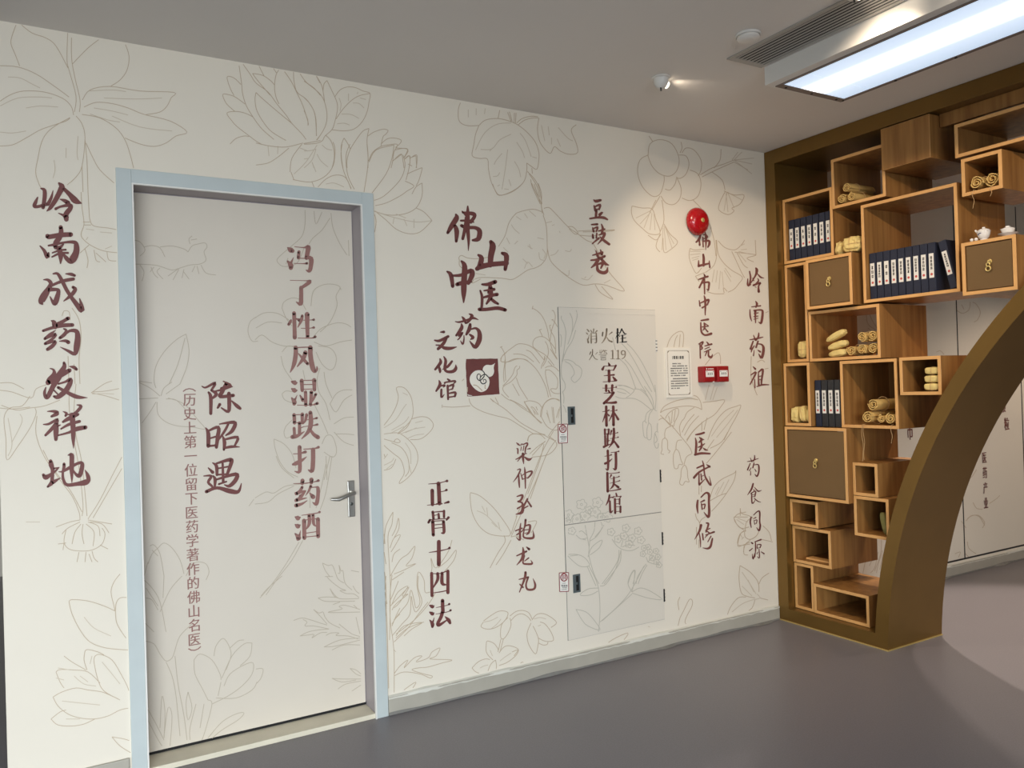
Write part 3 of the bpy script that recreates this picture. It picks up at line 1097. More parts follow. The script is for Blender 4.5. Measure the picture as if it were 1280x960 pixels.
for zc in (1.302, .438):
    b = MB()
    xa, xb = 2.303, 2.348
    # rim around a recessed slot
    b.box((xa, CABY - .004, zc - .047), (xb, CABY - .0003, zc - .038), 0, .0008)
    b.box((xa, CABY - .004, zc + .038), (xb, CABY - .0003, zc + .047), 0, .0008)
    b.box((xa, CABY - .004, zc - .038), (xa + .018, CABY - .0003, zc + .038), 0, .0008)
    b.box((xb - .008, CABY - .004, zc - .038), (xb, CABY - .0003, zc + .038), 0, .0008)
    b.box((xa + .018, CABY - .0012, zc - .038), (xb - .008, CABY - .0003, zc + .038), 1)
    b.box((xa + .020, CABY - .005, zc - .006), (xa + .027, CABY - .0014, zc + .006), 0, .0008)
    b.build('recessed_pull', [M['pull'], M['black']], cabt)
M['red_ink'] = mat('dark_red_print', lin(140, 40, 48), .6)
for i, (px, py) in enumerate(((697.4, 529.6), (698.8, 715.3))):
    w, h, tl = 12.3, 23.8, (-.5 if i == 0 else .9)
    Yq = CABY - .0015
    st = [(0, .6), (w, 0), (w + tl * -1 + .5, h), (tl * -2 + .5, h + .6)] if i == 0 else [(0, 1), (w - .3, 0), (w + .5, h), (.4, h + 1.4)]
    s = mesh('seal_sticker', [W(px + x, py + y, Yq) for x, y in st], [(0, 1, 2, 3)], M['label'], cabt)
    a = Art(Yq - .0005)
    a.segs(px, py, 1, '0.3 0.9 %s 0.4 %s %s 0.8 %s 0.3 0.9' % (w - .3, w - .2, h, h + .6), .9)
    a.lines(px, py, 1, ' '.join('%.2f %.2f' % (6.2 + 4.0 * math.cos(k * .524), 6.4 + 4.6 * math.sin(k * .524)) for k in range(13)), 1.3)
    a.lines(px, py, 1, '4.3 4 5.8 4;4.2 6 6 6;5 3.2 5 9;4.2 8.6 5.9 8.6;6.6 4.5 8.4 4.5;7.6 3.2 7.6 9;6.8 6.4 7.2 7.4', 1.0)
    a.build('red_print', M['red_ink'], s)
    a = Art(Yq - .0005)
    for k in range(5):
        a.lines(px, py, 1, '%.1f 16 %.1f 16;%.1f 17.3 %.1f 17.2;%.1f 15.6 %.1f 17.8' % (3 + k * 1.6, 4.1 + k * 1.6, 3 + k * 1.6, 4.1 + k * 1.6, 3.5 + k * 1.6, 3.6 + k * 1.6), .55)
    for k in range(4):
        a.lines(px, py, 1, '%.1f 18.6 %.1f 18.6;%.1f 19.6 %.1f 19.6' % (4 + k * 1.6, 5.1 + k * 1.6, 4 + k * 1.6, 5.1 + k * 1.6), .55)
    a.lines(px, py, 1, '3.5 21.8 9.5 21.3;4 13.9 8.5 13.6', .45)
    a.build('black_print', M['print'], s)

# ------------------------------------------------------------------ ceiling
t = thing('linear_ceiling_light', (3.03, 1.2, 2.76), 'long box ceiling light with a bright diffuser panel, near the shelf wall', 'ceiling light')
LX0, LX1, LY0, LY1, LZ = 2.779, 3.272, 0.0, 2.470, 2.760
b = MB()
b.box((LX0, LY0, LZ + .001), (LX1, LY1, CEIL - .0005), 0, .001)
b.build('housing', M['white'], t)
b = MB()
fx0, fx1, fy1 = 2.824, 3.268, 2.452
b.box((fx0, LY0 + .02, LZ - .004), (fx0 + .014, fy1, LZ + .0005), 0, .001)
b.box((fx1 - .022, LY0 + .02, LZ - .004), (fx1, fy1, LZ + .0005), 0, .001)
b.box((fx0 + .014, fy1 - .034, LZ - .004), (fx1 - .022, fy1, LZ + .0005), 0, .001)
b.box((fx0 + .014, LY0 + .02, LZ - .004), (fx1 - .022, LY0 + .05, LZ + .0005), 0, .001)
fr = b.build('frame', mat('grey_brown_trim', lin(128, 116, 108), .5), t)
for (sx, sy) in [(fx1 - .011, fy1 - .02 - .27 * k) for k in range(6)] + [(fx0 + .05 + .17 * k, fy1 - .016) for k in range(3)]:
    b = MB()
    b.lathe([(.0055, .0), (.0055, .0022), (0, .0028)], (sx, sy, LZ - .004), '-Z', 12)
    b.build('screw', M['black'], fr)
dm = bpy.data.materials.new('glowing_diffuser')
dm.use_nodes = True
nt = dm.node_tree
pb = nt.nodes['Principled BSDF']
pb.inputs['Base Color'].default_value = (.5, .52, .55, 1)
pb.inputs['Roughness'].default_value = .35
tc = nt.nodes.new('ShaderNodeTexCoord')
sp = nt.nodes.new('ShaderNodeSeparateXYZ')
nt.links.new(tc.outputs['Object'], sp.inputs[0])
dd = nt.nodes.new('ShaderNodeMath'); dd.operation = 'SUBTRACT'; dd.inputs[1].default_value = 3.030
nt.links.new(sp.outputs['X'], dd.inputs[0])
ab = nt.nodes.new('ShaderNodeMath'); ab.operation = 'ABSOLUTE'
nt.links.new(dd.outputs[0], ab.inputs[0])
rm = nt.nodes.new('ShaderNodeValToRGB')          # the tube behind the diffuser glows brightest along the middle
rm.color_ramp.elements[0].position = 0.0
rm.color_ramp.elements[0].color = (1, 1, 1, 1)
rm.color_ramp.elements[1].position = 1.0
rm.color_ramp.elements[1].color = (.18, .23, .29, 1)
e = rm.color_ramp.elements.new(.45); e.color = (.24, .29, .36, 1)
mr = nt.nodes.new('ShaderNodeMapRange')
mr.inputs[1].default_value = 0.0
mr.inputs[2].default_value = 0.2
nt.links.new(ab.outputs[0], mr.inputs[0])
nt.links.new(mr.outputs[0], rm.inputs[0])
nt.links.new(rm.outputs[0], pb.inputs['Emission Color'])
pb.inputs['Emission Strength'].default_value = 2.7
M['diffuser'] = dm
b = MB()
b.box((fx0 + .014, 2.285, LZ - .001), (fx1 - .022, fy1 - .034, LZ + .0008))
b.build('diffuser_panel', dm, t)
b = MB()
b.box((fx0 + .014, LY0 + .05, LZ - .001), (fx1 - .022, 2.281, LZ + .0008))
b.build('diffuser_panel', dm, t)
t = thing('ceiling_air_vent', (2.66, 1.6, CEIL - .01), 'long slatted air vent grille in the ceiling beside the box light', 'air vent')
VX0, VX1, VY0, VY1 = 2.553, 2.764, .6, 2.474
b = MB()
b.box((VX0, VY0, CEIL - .006), (VX0 + .022, VY1, CEIL - .0004), 0, .001)
b.box((VX1 - .018, VY0, CEIL - .006), (VX1, VY1, CEIL - .0004), 0, .001)
b.box((VX0 + .022, VY1 - .03, CEIL - .006), (VX1 - .018, VY1, CEIL - .0004), 0, .001)
b.box((VX0 + .022, VY0, CEIL - .006), (VX1 - .018, VY0 + .03, CEIL - .0004), 0, .001)
b.build('frame', M['grille'], t)
b = MB()
b.box((VX0 + .022, VY0 + .03, CEIL - .0010), (VX1 - .018, VY1 - .03, CEIL - .0004))
b.build('shade_backing', M['black'], t)  # flat black sheet stands in for the shade behind the slats
for k in range(8):
    b = MB()
    xx = VX0 + .0265 + k * .0212
    b.box((xx, VY0 + .03, CEIL - .0058), (xx + .0105, VY1 - .03, CEIL - .0040), 0, .0004)
    b.build('slat', M['grille'], t)

t = thing('smoke_detector', (2.459, 2.263, CEIL), 'round white smoke detector on the ceiling left of the air vent', 'smoke detector')
b = MB()
b.lathe([(.050, .0004), (.050, .008), (.047, .010)], (2.459, 2.263, CEIL), '-Z', 40)
b.build('base', M['plastic'], t, smooth=True)
b = MB()
b.lathe([(.045, .010), (.045, .017), (.038, .024), (.020, .027), (0, .0275)], (2.459, 2.263, CEIL), '-Z', 40)
b.build('cover', M['plastic'], t, smooth=True)

M['lamp_glow'] = mat('spot_lamp_glow', (1, .9, .75, 1), .3, emit=(1, .86, .68, 1), estr=6)
for k, (sx, sy, lab) in enumerate(((2.437, 2.765, 'white eyeball spotlight on the ceiling throwing a warm glow to its right'), (2.503, 1.81, 'white eyeball spotlight cut by the top edge, beside the vent'), (2.498, 1.10, 'added unseen eyeball spotlight lighting the shelves, farther along the vent'), (2.498, 0.25, 'added unseen eyeball spotlight lighting the shelves, nearest the viewer'))):  # last two are unseen spotlights added to light the shelves
    t = thing('eyeball_spotlight', (sx, sy, CEIL), lab, 'spotlight', 'eyeball spotlights')
    b = MB()
    b.lathe([(.044, .0004), (.044, .004), (.036, .008), (.034, .004)], (sx, sy, CEIL), '-Z', 36)
    b.build('ring', M['plastic'], t, smooth=True)
    b = MB()
    b.lathe([(.0345, .002), (.035, .012), (.031, .030), (.022, .044), (.012, .050), (0, .052)], (sx, sy, CEIL), '-Z', 36)
    hd = b.build('eyeball', M['plastic'], t, smooth=True)
    b = MB()
    b.tube([(sx - .008, sy - .006, CEIL - .048), (sx - .006, sy - .006, CEIL - .064)], .004, 8)
    b.build('clip', M['steel_dark'], t)
    b = MB()
    b.lathe([(0, .0), (.016, .0)], (sx + .034, sy, CEIL - .022), 'Z', 16)
    # lamp mouth on the side turned to the shelf wall
    b = MB()
    b.tube([(sx + .026, sy, CEIL - .026), (sx + .037, sy, CEIL - .029)], .015, 16)
    b.build('lamp', M['lamp_glow'], t)
    light('spot_beam', 'SPOT', (sx + .045, sy, CEIL - .032), ((3.9, 3.2, 1.0), (3.9, 2.3, 1.6), (3.9, 2.2, 1.5), (3.9, 2.4, 1.3))[k], (44, 16, 40, 40)[k], (1.0, .80, .60), spot_size=math.radians(100), spot_blend=1, shadow_soft_size=.009)
    light('spot_spill', 'SPOT', (sx + .040, sy, CEIL - .026), (sx + .8, sy + .05, CEIL + .02), 1.6, (1.0, .84, .66), spot_size=math.radians(70), spot_blend=.9, shadow_soft_size=.015)

# ------------------------------------------------------------------ wall panels beyond the gate
b = MB()
for xs in (4.95, 5.762, 6.60, 7.44):
    b.box((xs, WALL_Y - .0012, .112), (xs + .012, WALL_Y - .0004, 2.76))
b.box((GATE_X + GATE_D + .004, WALL_Y - .0012, .100), (XR, WALL_Y - .0004, .112))
struct(b.build('trim_2', M['seal']))

# ------------------------------------------------------------------ printed plant drawings (part of the wall, the door leaf and the cabinet doors)
WA = Art(WALL_Y - .0006)
WT = Art(WALL_Y - .0006)
L = WA.lines
REDRAWN = [(600, 378, 720, 511), (762, 405, 880, 568), (840, 300, 958, 388)]      # drawn again below at a finer scale
WA.skip = WT.skip = REDRAWN
T = WT.lines
# big five petalled flower by the left edge
L(0, 0, 4, '''80 125 60 180 55 220 75 270 98 330;108 125 160 165 230 190 280 230 340 340;338 165 335 300 345 350 380 480 372 560;358 165 358 290 375 390 400 500 397 560;
362 320 440 240 505 190;622 210 645 280 635 350 600 400 555 430;0 328 90 335 180 370 270 430 345 485;-20 520 50 475 120 455 220 460 310 490 355 530 368 575;
-20 730 60 725 130 690 200 650 270 625 330 605 350 590;412 500 450 450 550 432 700 455 870 462 855 490 835 530 800 560 730 573;420 535 480 512 560 518 640 540 720 572 850 605 935 660 880 680 830 715 770 732 700 720 625 690;
410 572 500 590 580 640 625 700 650 770 668 840;350 588 275 630 230 670 205 720 190 790 178 860 195 920 210 945;380 580 410 620 425 690 410 830 380 885 335 925;
425 700 435 810 440 960;410 830 415 960;430 715 465 790 500 850 570 915''')
T(0, 0, 4, '''40 385 100 390 160 420 200 440;0 530 90 490 200 485 260 490;130 540 200 530 290 535;0 660 60 665 130 655;440 455 560 450 630 458;520 490 680 495 810 490;470 540 560 555 640 575;560 580 700 635 860 655;450 570 540 600 600 610;390 680 385 760 390 800;270 800 275 850 265 890;330 740 330 790''')
# its stem, tuber and roots
L(0, 240, 4, '''405 0 410 80 420 160 405 210 420 240 460 270 520 295 600 305;440 0 445 90 450 140 470 170 540 180 590 190;415 150 450 150;418 165 455 165;400 305 445 265;425 285 440 340 435 380;470 290 480 340 500 350;480 305 530 350;535 300 545 340 590 345''')
T(0, 240, 4, '430 185 470 190;500 200 560 205;440 225 430 240;525 285 560 270')
# plant below the first phrase: stems, bulb and roots
L(0, 240, 4, '310 620 320 595 345 600 350 640;360 580 395 640 405 730 395 830 400 960;340 820 345 960;370 860 375 960;0 955 60 955 120 985;530 955 610 935')
L(0, 480, 4, '''-10 30 60 40 155 70 180 25 240 0 250 -10;150 60 110 110 50 120 20 170 30 280 35 380 90 310 150 220 180 150 175 120;-10 100 80 130 150 120 220 110 300 80;0 120 60 125 150 115;380 0 370 130 380 260 410 400 435 660;350 -5 345 100 360 230 395 420 415 600 410 660;
185 160 180 250 220 360 300 480 360 560 395 640 400 680;215 330 270 430 350 530 410 640;620 345 560 460 500 580 440 675;640 370 570 490 500 610 465 670;465 40 530 35 610 20;460 45 530 60 610 85;455 45 520 0 560 -15;
400 680 350 690 280 715;400 690 340 720 310 750;330 730 320 790 345 825 400 835 460 830 510 800 525 750 510 720;440 680 500 690 560 700;450 690 510 700 545 745;
405 700 375 740 360 800;415 700 410 750 420 800;430 700 470 740 465 810;440 690 490 710 500 760;330 795 290 800;320 795 315 830;395 840 385 890;430 840 425 890;460 835 470 870 490 890;500 805 540 825;445 850 460 890''')
T(0, 480, 4, '130 690 200 690;40 170 60 300 40 360;100 150 110 190 60 290;460 50 520 48 570 50')
# crocus-like flowers at lower left
L(0, 720, 4, '''600 -10 570 30 555 80 570 150 575 175;345 130 360 118 440 125 520 150 575 175;345 130 360 190 400 270 450 330 530 360 640 370;640 108 600 110 580 140 578 200 590 250 640 325;
425 375 420 420 435 470;425 375 440 368 490 380 520 395;475 400 470 430 490 520 520 575 590 615;475 400 500 392 560 420 610 500 640 560 650 605;280 480 300 468 370 470 440 480 500 535;
280 480 300 530 320 560;265 605 310 580 380 560 440 570 510 580 570 605 600 620;265 605 290 650 340 690 400 710 470 715 540 700 600 670 650 660;255 715 300 680 330 670;255 715 290 745 360 750 420 740 475 715;
560 805 620 815 665 830;560 805 600 850 665 890;550 950 600 935 665 940;555 955 600 960 665 985;320 400 360 430 430 470''')
T(0, 720, 4, '420 205 470 260 555 300;510 430 560 490 600 540;310 625 400 635 500 645;330 715 400 715;370 500 420 540 480 550;400 500 440 530;290 460 350 470;280 510 320 520;460 400 450 440')
# lotus beside the door top
L(240, 60, 8, '''465 135 495 350 505 450 540 570 610 690 700 810 820 915;495 140 580 260 640 350 760 440 850 560 940 670 1000 755 1100 860 1140 915;490 365 420 300 355 285 360 340 390 420 420 475;
530 560 440 495 380 470 308 465 340 550 400 610 430 635;610 690 540 655 450 635 350 650 400 730 450 785 560 870 640 930 700 965;640 445 630 520 650 630 720 750 800 840 940 925;640 445 720 520 860 640 1000 755;
605 255 660 330 780 470;605 255 660 262 720 280 790 330 825 370;670 180 720 280;815 205 845 250;875 210 840 270 825 390 840 490 870 560;910 215 990 330 1050 450 1110 580 1160 740 1158 775;1015 240 1020 330 1050 440 1140 510 1210 610 1240 720 1243 880;
1070 240 1140 340 1220 400 1285 475;1245 285 1280 350;380 960 440 905 520 880 570 885;1285 870 1245 920;1115 955 1180 945 1285 925''')
L(380, 90, 8, '''0 90 80 150 160 220 205 300 230 430 210 550 130 680;125 40 175 130 195 220 205 300;230 85 200 120 190 190;230 85 280 190 325 290 335 370 310 490 280 575 210 640 180 690 110 715 0 722;0 255 60 320 110 430 125 640;0 385 35 470 40 530;
310 245 360 180 430 150 510 155 590 190 660 215 650 300 630 400 580 500 500 570 400 588 280 578;320 470 390 370 480 280 560 235 660 215;
220 635 270 690 300 790 300 880 280 960;400 660 372 740 375 860 390 960;400 660 440 720 462 770;650 565 590 590 520 680 460 780 430 880 430 960;650 565 630 680 640 820 640 960;640 640 700 600 790 572 840 585 820 620 790 650 770 740;
770 720 830 670 900 660 970 680 960 715 915 755;645 890 690 800 770 745 850 728 935 725 900 800 885 900 870 960;910 780 980 765 1035 770 1020 820 995 860;890 890 970 820 990 890 1000 960;1000 875 1050 835 1060 900 1050 960;1065 860 1125 828 1130 900 1120 960''')
T(380, 90, 8, '445 215 445 290;350 260 370 320 360 390;490 310 550 315 600 360;375 420 470 425 550 465;330 518 400 512 455 530;560 260 620 275;540 200 530 220;180 730 230 770 280 780;130 820 170 890 240 950;0 790 70 785 120 770;0 960 80 880 120 770;0 870 40 865;80 900 100 960')
L(320, 180, 4, '''0 -5 70 10 150 15 235 -5;0 105 60 95 110 65 165 20;175 140 190 180;170 140 180 70 230 0;185 178 270 190 340 165 385 110 395 30 385 -10;280 190 290 215;310 215 350 175 400 155 450 170 480 240;
430 0 425 60 440 140 485 240;470 0 450 60 460 160 500 240;555 0 560 100 540 240;690 5 600 30 565 90;690 5 680 70 650 150 580 245;700 20 760 28 740 70;735 55 745 110 720 180 640 260 580 285;690 80 730 50;745 75 770 60 765 120 750 180;
800 60 803 120;770 70 800 58;755 150 820 122 830 125 815 180 800 210;745 185 790 210 755 235;755 235 720 260 650 295 585 310;830 195 800 215 780 250;830 195 830 260 800 320 740 350 660 355 590 335;
595 335 650 380 700 425 760 448 820 440 880 383;800 320 840 340 880 383;585 330 600 380 595 430 580 470;760 100 780 110''')
T(320, 180, 4, '600 340 700 370 800 390 880 383;690 370 685 400;740 375 755 410;790 375 790 420;700 350 750 370;190 150 250 90 305 5;220 20 260 35;280 90 300 140;350 200 390 195 440 215;350 195 345 235;400 190 400 235;60 10 65 60;110 10 108 50')
# vine leaf and root at top middle
L(560, 120, 7.11, '''110 60 92 120 95 210 130 250 190 265 275 262;460 125 445 200;275 262 330 215 420 200 500 210 600 245 690 310 770 400 805 490 808 560 790 650 740 625 700 595;275 262 245 340 230 430 215 530 280 555 350 560 360 650 380 750 415 830 455 880 530 865 620 815 680 750 700 660 700 595;
530 145 560 225;545 140 570 225;590 150 588 235;605 150 600 240;610 240 660 200 740 180 800 185;625 255 680 215 750 195 805 195;808 195 795 290 810 390 850 460 910 510 945 450 1000 490 1070 517 1150 505 1140 420 1095 305 1140 255;
705 670 770 740 810 820 835 960;735 740 750 810 820 960;720 690 790 800 815 900;745 640 750 690''')
T(560, 120, 7.11, '245 480 310 350 380 280 460 245 560 240;290 475 390 470 460 390 560 340;530 475 510 640 480 830;480 510 430 570 410 610;640 330 690 400 740 540;590 580 630 650 645 720;610 410 660 490 680 550;370 490 400 460;400 715 440 710 460 680;540 740 560 800;830 260 860 400;890 270 900 350;980 280 1060 370 1110 400;920 370 920 430;970 380 1000 450;250 110 250 170;330 110 325 160;180 120 180 190;440 800 460 790;500 825 540 830;750 540 790 552')
L(560, 230, 4.923, '''275 0 290 40 315 70 380 55 430 25 460 -5;515 -5 545 60 570 110 580 180;555 -5 575 60 575 140 590 190;530 0 560 90 565 120;310 385 350 320 375 240 410 190 440 172 520 155 575 170;585 190 605 260 610 360 608 440 580 490 540 515 490 530 430 570 390 588 330 580 210 575 165 585;
590 150 620 145 650 170 740 265 790 300 850 345 890 360;740 262 770 265 800 300 780 308 745 275;800 290 890 285 960 285 1025 282 990 290 830 295;810 315 890 320 960 300;890 360 930 430 990 540 1080 645 1070 658 1020 640 960 620 900 615 830 622 750 580 680 525 630 470 612 400;
905 618 940 670 1015 710 980 670 945 630;70 470 68 450 85 440 120 455 180 460 250 450;70 470 70 500 90 520;160 585 150 610 200 585''')
T(560, 230, 4.923, '''390 250 410 280 440 305;420 200 450 220;470 180 490 210;500 165 540 200;360 330 380 370;410 370 430 350;490 380 520 400;500 370 510 400;550 330 590 340;560 420 565 460 590 470;580 400 600 430 590 460;630 440 660 430 680 405;470 520 490 480 520 510;460 460 490 490;600 240 640 230;640 255 655 250;690 300 685 290;720 410 750 415 760 400;700 540 740 565 745 530;820 580 860 590 890 560;840 580 850 570;960 610 1000 590;930 440 900 400;170 550 230 560;340 390 370 420''')
# ginkgo and berries near the shelf corner
L(640, 100, 4, '''680 380 690 320 740 298 800 320 835 390 825 450 790 480 740 470 700 430 680 380;680 375 640 400 628 460 650 530 700 580 740 570 760 510 760 480;685 280 705 310;840 365 850 340 845 310;835 375 870 380 885 420 870 470 840 492 820 485;
850 365 870 340 910 350 945 400 945 450 930 480;890 450 930 470 945 520 930 580 890 603 850 590;825 490 845 540 840 590 810 622 770 615 745 580;765 545 790 550 815 520 822 490;940 475 1000 440 1060 420 1110 400;950 485 1020 450 1110 410;1010 440 1040 400 1045 345;
1000 460 1050 500 1065 550;740 580 700 650;720 600 690 660;750 600 760 700 740 760;600 630 650 640 700 645 720 700 740 765 690 770 650 740 610 700 597 660 600 630;745 770 720 800 680 775;760 720 790 770 828 810 790 850 760 860 755 790;740 770 720 830 740 860;
1060 555 1110 575 1160 575 1140 620 1100 640 1110 655 1080 673 1035 650 1040 610 1065 560;905 600 960 660 990 730 1010 800 1020 880;1090 855 1130 830 1160 790 1185 740 1200 780 1215 850 1190 900 1090 855;885 845 880 860 900 920 950 985;885 845 960 850 1010 845;1020 890 1060 960;1030 860 1095 860''')
T(640, 100, 4, '''1110 400 1200 470;1110 400 1210 390;1110 400 1150 360;1110 410 1180 450;1110 400 1200 420;1100 400 1130 360;690 660 660 740;695 660 640 720;690 655 620 690;700 665 690 750;710 670 715 750;760 730 770 850;765 730 800 840;765 735 810 820;755 740 750 850;1070 565 1080 660;1075 565 1060 655;1080 565 1110 640;1075 560 1150 600;1120 850 1180 800;1130 855 1190 830;1130 860 1190 860;895 870 960 860;900 890 970 870;910 920 980 880''')
L(860, 285, 11.3, '20 300 10 420 60 560 120 640 190 570;35 290 130 310 220 310;400 150 405 300 360 480 260 620;330 20 390 120 420 260 440 400;120 700 180 800;120 700 200 670;280 900 350 930 450 930')
T(860, 285, 11.3, '50 340 150 345;40 380 140 380;40 410 140 400;60 440 150 420;300 640 340 760;340 600 390 740;400 560 400 700;440 540 460 660')
L(925, 330, 11.3, '0 140 60 200 100 210 60 130;320 320 300 400 310 480;360 690 400 670')
L(925, 405, 10.67, '150 430 145 600 150 720 200 880 230 950;230 510 290 480 330 510;330 600 380 590')
# lily beside the door
L(480, 480, 6.4, '''0 330 60 250 100 170 115 100 100 30 160 30 210 90 230 170 230 250 200 310 110 395;0 400 100 390 150 410 210 460 260 530 270 610 240 690 190 750 130 795 125 780 160 720 155 660 130 600 80 560 20 510 0 490;
220 280 290 262 350 270 390 310 390 350 350 400 290 440 210 445;110 400 180 350 220 280;0 440 70 460 110 470 130 460 110 440 90 445 80 465;0 690 60 670 95 600;0 560 10 590;60 470 140 510 190 590 200 690 170 740''')
T(480, 480, 6.4, '0 350 90 290 150 200 180 160;60 370 160 310 200 260;60 390 160 340;130 400 240 360 330 345;170 390 260 350;180 440 250 410 320 400;250 310 310 295;170 470 210 540 215 640;0 600 30 560;0 650 60 620 80 590;20 680 70 640;200 640 220 720;150 70 190 90')
# honeysuckle climbing around the seal and cabinet
L(480, 480, 6.4, '''465 165 465 190;470 180 560 185 690 175;680 115 690 150 720 185 800 225 900 255 1000 280 1090 335 1190 395;850 115 900 155 980 210 1080 300 1170 355 1250 395 1290 405;890 110 915 160;935 60 980 110 1060 150 1150 210 1200 250 1280 320;
950 40 990 10;1030 0 1070 70 1110 120 1150 130;1070 0 1110 60 1150 130;1125 150 1150 135 1200 140 1250 180 1255 250 1270 320;1125 150 1170 220 1250 310;1150 460 1160 420 1190 400 1250 405 1290 440;1290 460 1230 500 1165 560;1180 585 1240 580;1280 480 1250 600 1200 740 1150 880;1300 560 1240 720 1170 920''')
L(320, 360, 4, '''1225 295 1240 340 1260 365;1225 350 1250 320 1290 295;1260 365 1230 390 1225 430 1240 480;1240 400 1230 470 1260 500 1290 470;1125 320 1122 345;1225 360 1290 370;1040 455 1030 465''')
L(560, 230, 4.923, '''520 755 560 780 590 830 610 900 630 960;515 765 525 755;570 895 580 940;650 780 655 850 650 900 660 960;625 870 650 960;540 960 530 940 560 935 610 950''')
T(560, 230, 4.923, '640 780 655 778;560 895 578 898')
L(540, 230, 3.31, '''415 510 450 545 480 600 510 690 520 750;505 530 500 580 490 640;445 600 450 640 470 700 505 760;290 680 310 710 300 760;285 720 330 690 390 680 430 700 450 730;300 840 330 800 360 755 345 790 320 820;290 760 330 800 360 870 420 920;
330 700 400 700 440 740 480 830 490 890;420 640 450 630 490 660 500 710 470 740 450 770;350 790 380 860 400 890;470 760 500 760 540 800 550 850 500 870;550 740 590 760 605 790 590 820;385 905 410 895 450 905 455 950;455 910 480 890 520 900 550 960''')
L(580, 480, 4.923, '''245 0 280 60 330 100 390 150 440 200 490 250;270 0 320 90 400 170 470 240;300 -10 350 60 385 105;370 105 420 100 470 130 480 190;370 105 410 180 480 240;475 200 490 130 530 95 580 95 610 130 630 190 600 260 560 285 510 260 475 200;
490 0 510 40 525 90;510 0 530 90;535 40 560 55 600 40 610 10 580 0;610 60 612 130 612 200;420 305 480 310 520 330 560 350;390 350 400 320 430 305;520 320 540 290 590 230;520 320 560 350 570 380 540 420 500 440 420 450;420 440 500 350;
550 290 490 400 440 520 380 680 320 820;565 345 510 430 450 580 400 690 290 940;40 668 38 700 50 790 90 870 150 920 220 935 280 935;40 668 100 690 180 760 250 850 285 910 280 935;250 940 255 960''')
T(580, 480, 4.923, '80 780 140 810 230 905;140 760 145 810;210 850 220 890;110 750 130 790;170 850 200 880;540 140 550 240;510 160 525 220;590 140 580 210;410 140 450 190;430 130 440 170')
L(580, 600, 8, '400 555 410 620 340 730 260 880;470 600 400 730 320 850;530 360 470 540;640 420 725 410 700 480 670 530;470 570 520 560 560 580 600 600')
# small nodding flowers above the skirting
L(560, 740, 8, '''355 290 430 235 500 195 560 190 600 210 580 270 520 330 450 365 380 370 330 345 355 300;600 255 540 320 525 400 530 460 560 465 600 410 630 330 620 260;555 465 520 600;530 470 505 580;620 240 680 195 750 185 810 210 840 270;630 285 680 235 740 218 800 250 830 290;
840 280 880 230 940 215 1010 240 1085 305 1030 355;830 310 800 380 790 440 810 530 875 620 900 530 905 470 880 400 850 340;920 300 970 320 1030 400 1055 480 1000 495 950 485 905 460;905 510 950 530 990 525 1000 500;
385 500 400 490 460 515 500 570 500 600;385 500 380 580 400 630 450 680;510 610 560 550 620 538 700 570 690 620 640 670 580 710 510 735;240 760 300 700 370 670 420 675;240 760 280 800 340 815 390 800;475 680 430 720 400 790 380 860;475 680 485 740 470 800 420 850;
530 740 600 800;690 780 740 700 790 750''')
T(560, 740, 8, '360 300 430 285 500 250;430 370 490 320 530 270;420 580 445 640;520 690 570 650 630 610;320 760 360 740 400 730;450 720 430 800;860 270 920 255 980 270;900 340 930 330')
# feathery herb right of the door
L(320, 560, 4, '''685 320 650 390 640 480 635 560 650 700 650 960;685 320 680 380 660 440 665 560 672 700 668 960;680 440 700 400 712 350 715 400 690 450;640 430 645 480;670 500 690 450 722 435 700 480 675 520;640 520 650 580;680 570 690 530 720 505;672 640 720 560 760 530 795 490 780 550 750 590 800 578 740 610 690 630;
680 660 740 620;680 780 710 720 760 690 730 740 760 730 700 780 680 810;645 640 650 690;645 720 655 780;690 860 730 810 760 770 775 710 790 760 800 800 820 770 805 690 812 620 840 660 845 720 870 720;700 930 780 870 830 820 870 770 900 720;
870 640 880 600 875 550 900 600 960 520 980 460;910 600 960 560 1000 510 990 560 940 620;700 950 760 900 840 870;680 880 700 850 720 830''')
L(320, 720, 4, '''650 0 645 100 655 240 665 640;680 -5 670 100 672 230 690 380 690 630;668 130 690 80 712 25;672 150 720 100 765 55 720 130 690 160;680 250 700 200 720 160;680 300 730 240 770 190 775 100 785 150 800 180 830 130 810 60 812 0;690 330 760 260 820 180 860 130;
700 300 740 250 830 232 780 265 740 300;690 490 720 450 760 420 740 460 790 410 830 400 800 430 860 410 880 380 920 360 900 400 870 415 980 420 930 435 860 455 810 460 780 470 840 490 880 500 870 510 820 490 740 480 690 500;700 610 740 570 800 530 780 570 800 580 740 600''')
T(320, 720, 4, '''650 30 640 60;655 110 640 140;655 180 642 210;655 240 645 270;660 290 648 320;660 350 650 380;662 420 652 450;664 480 655 510;664 540 656 570;664 590 658 620;690 370 700 380''')
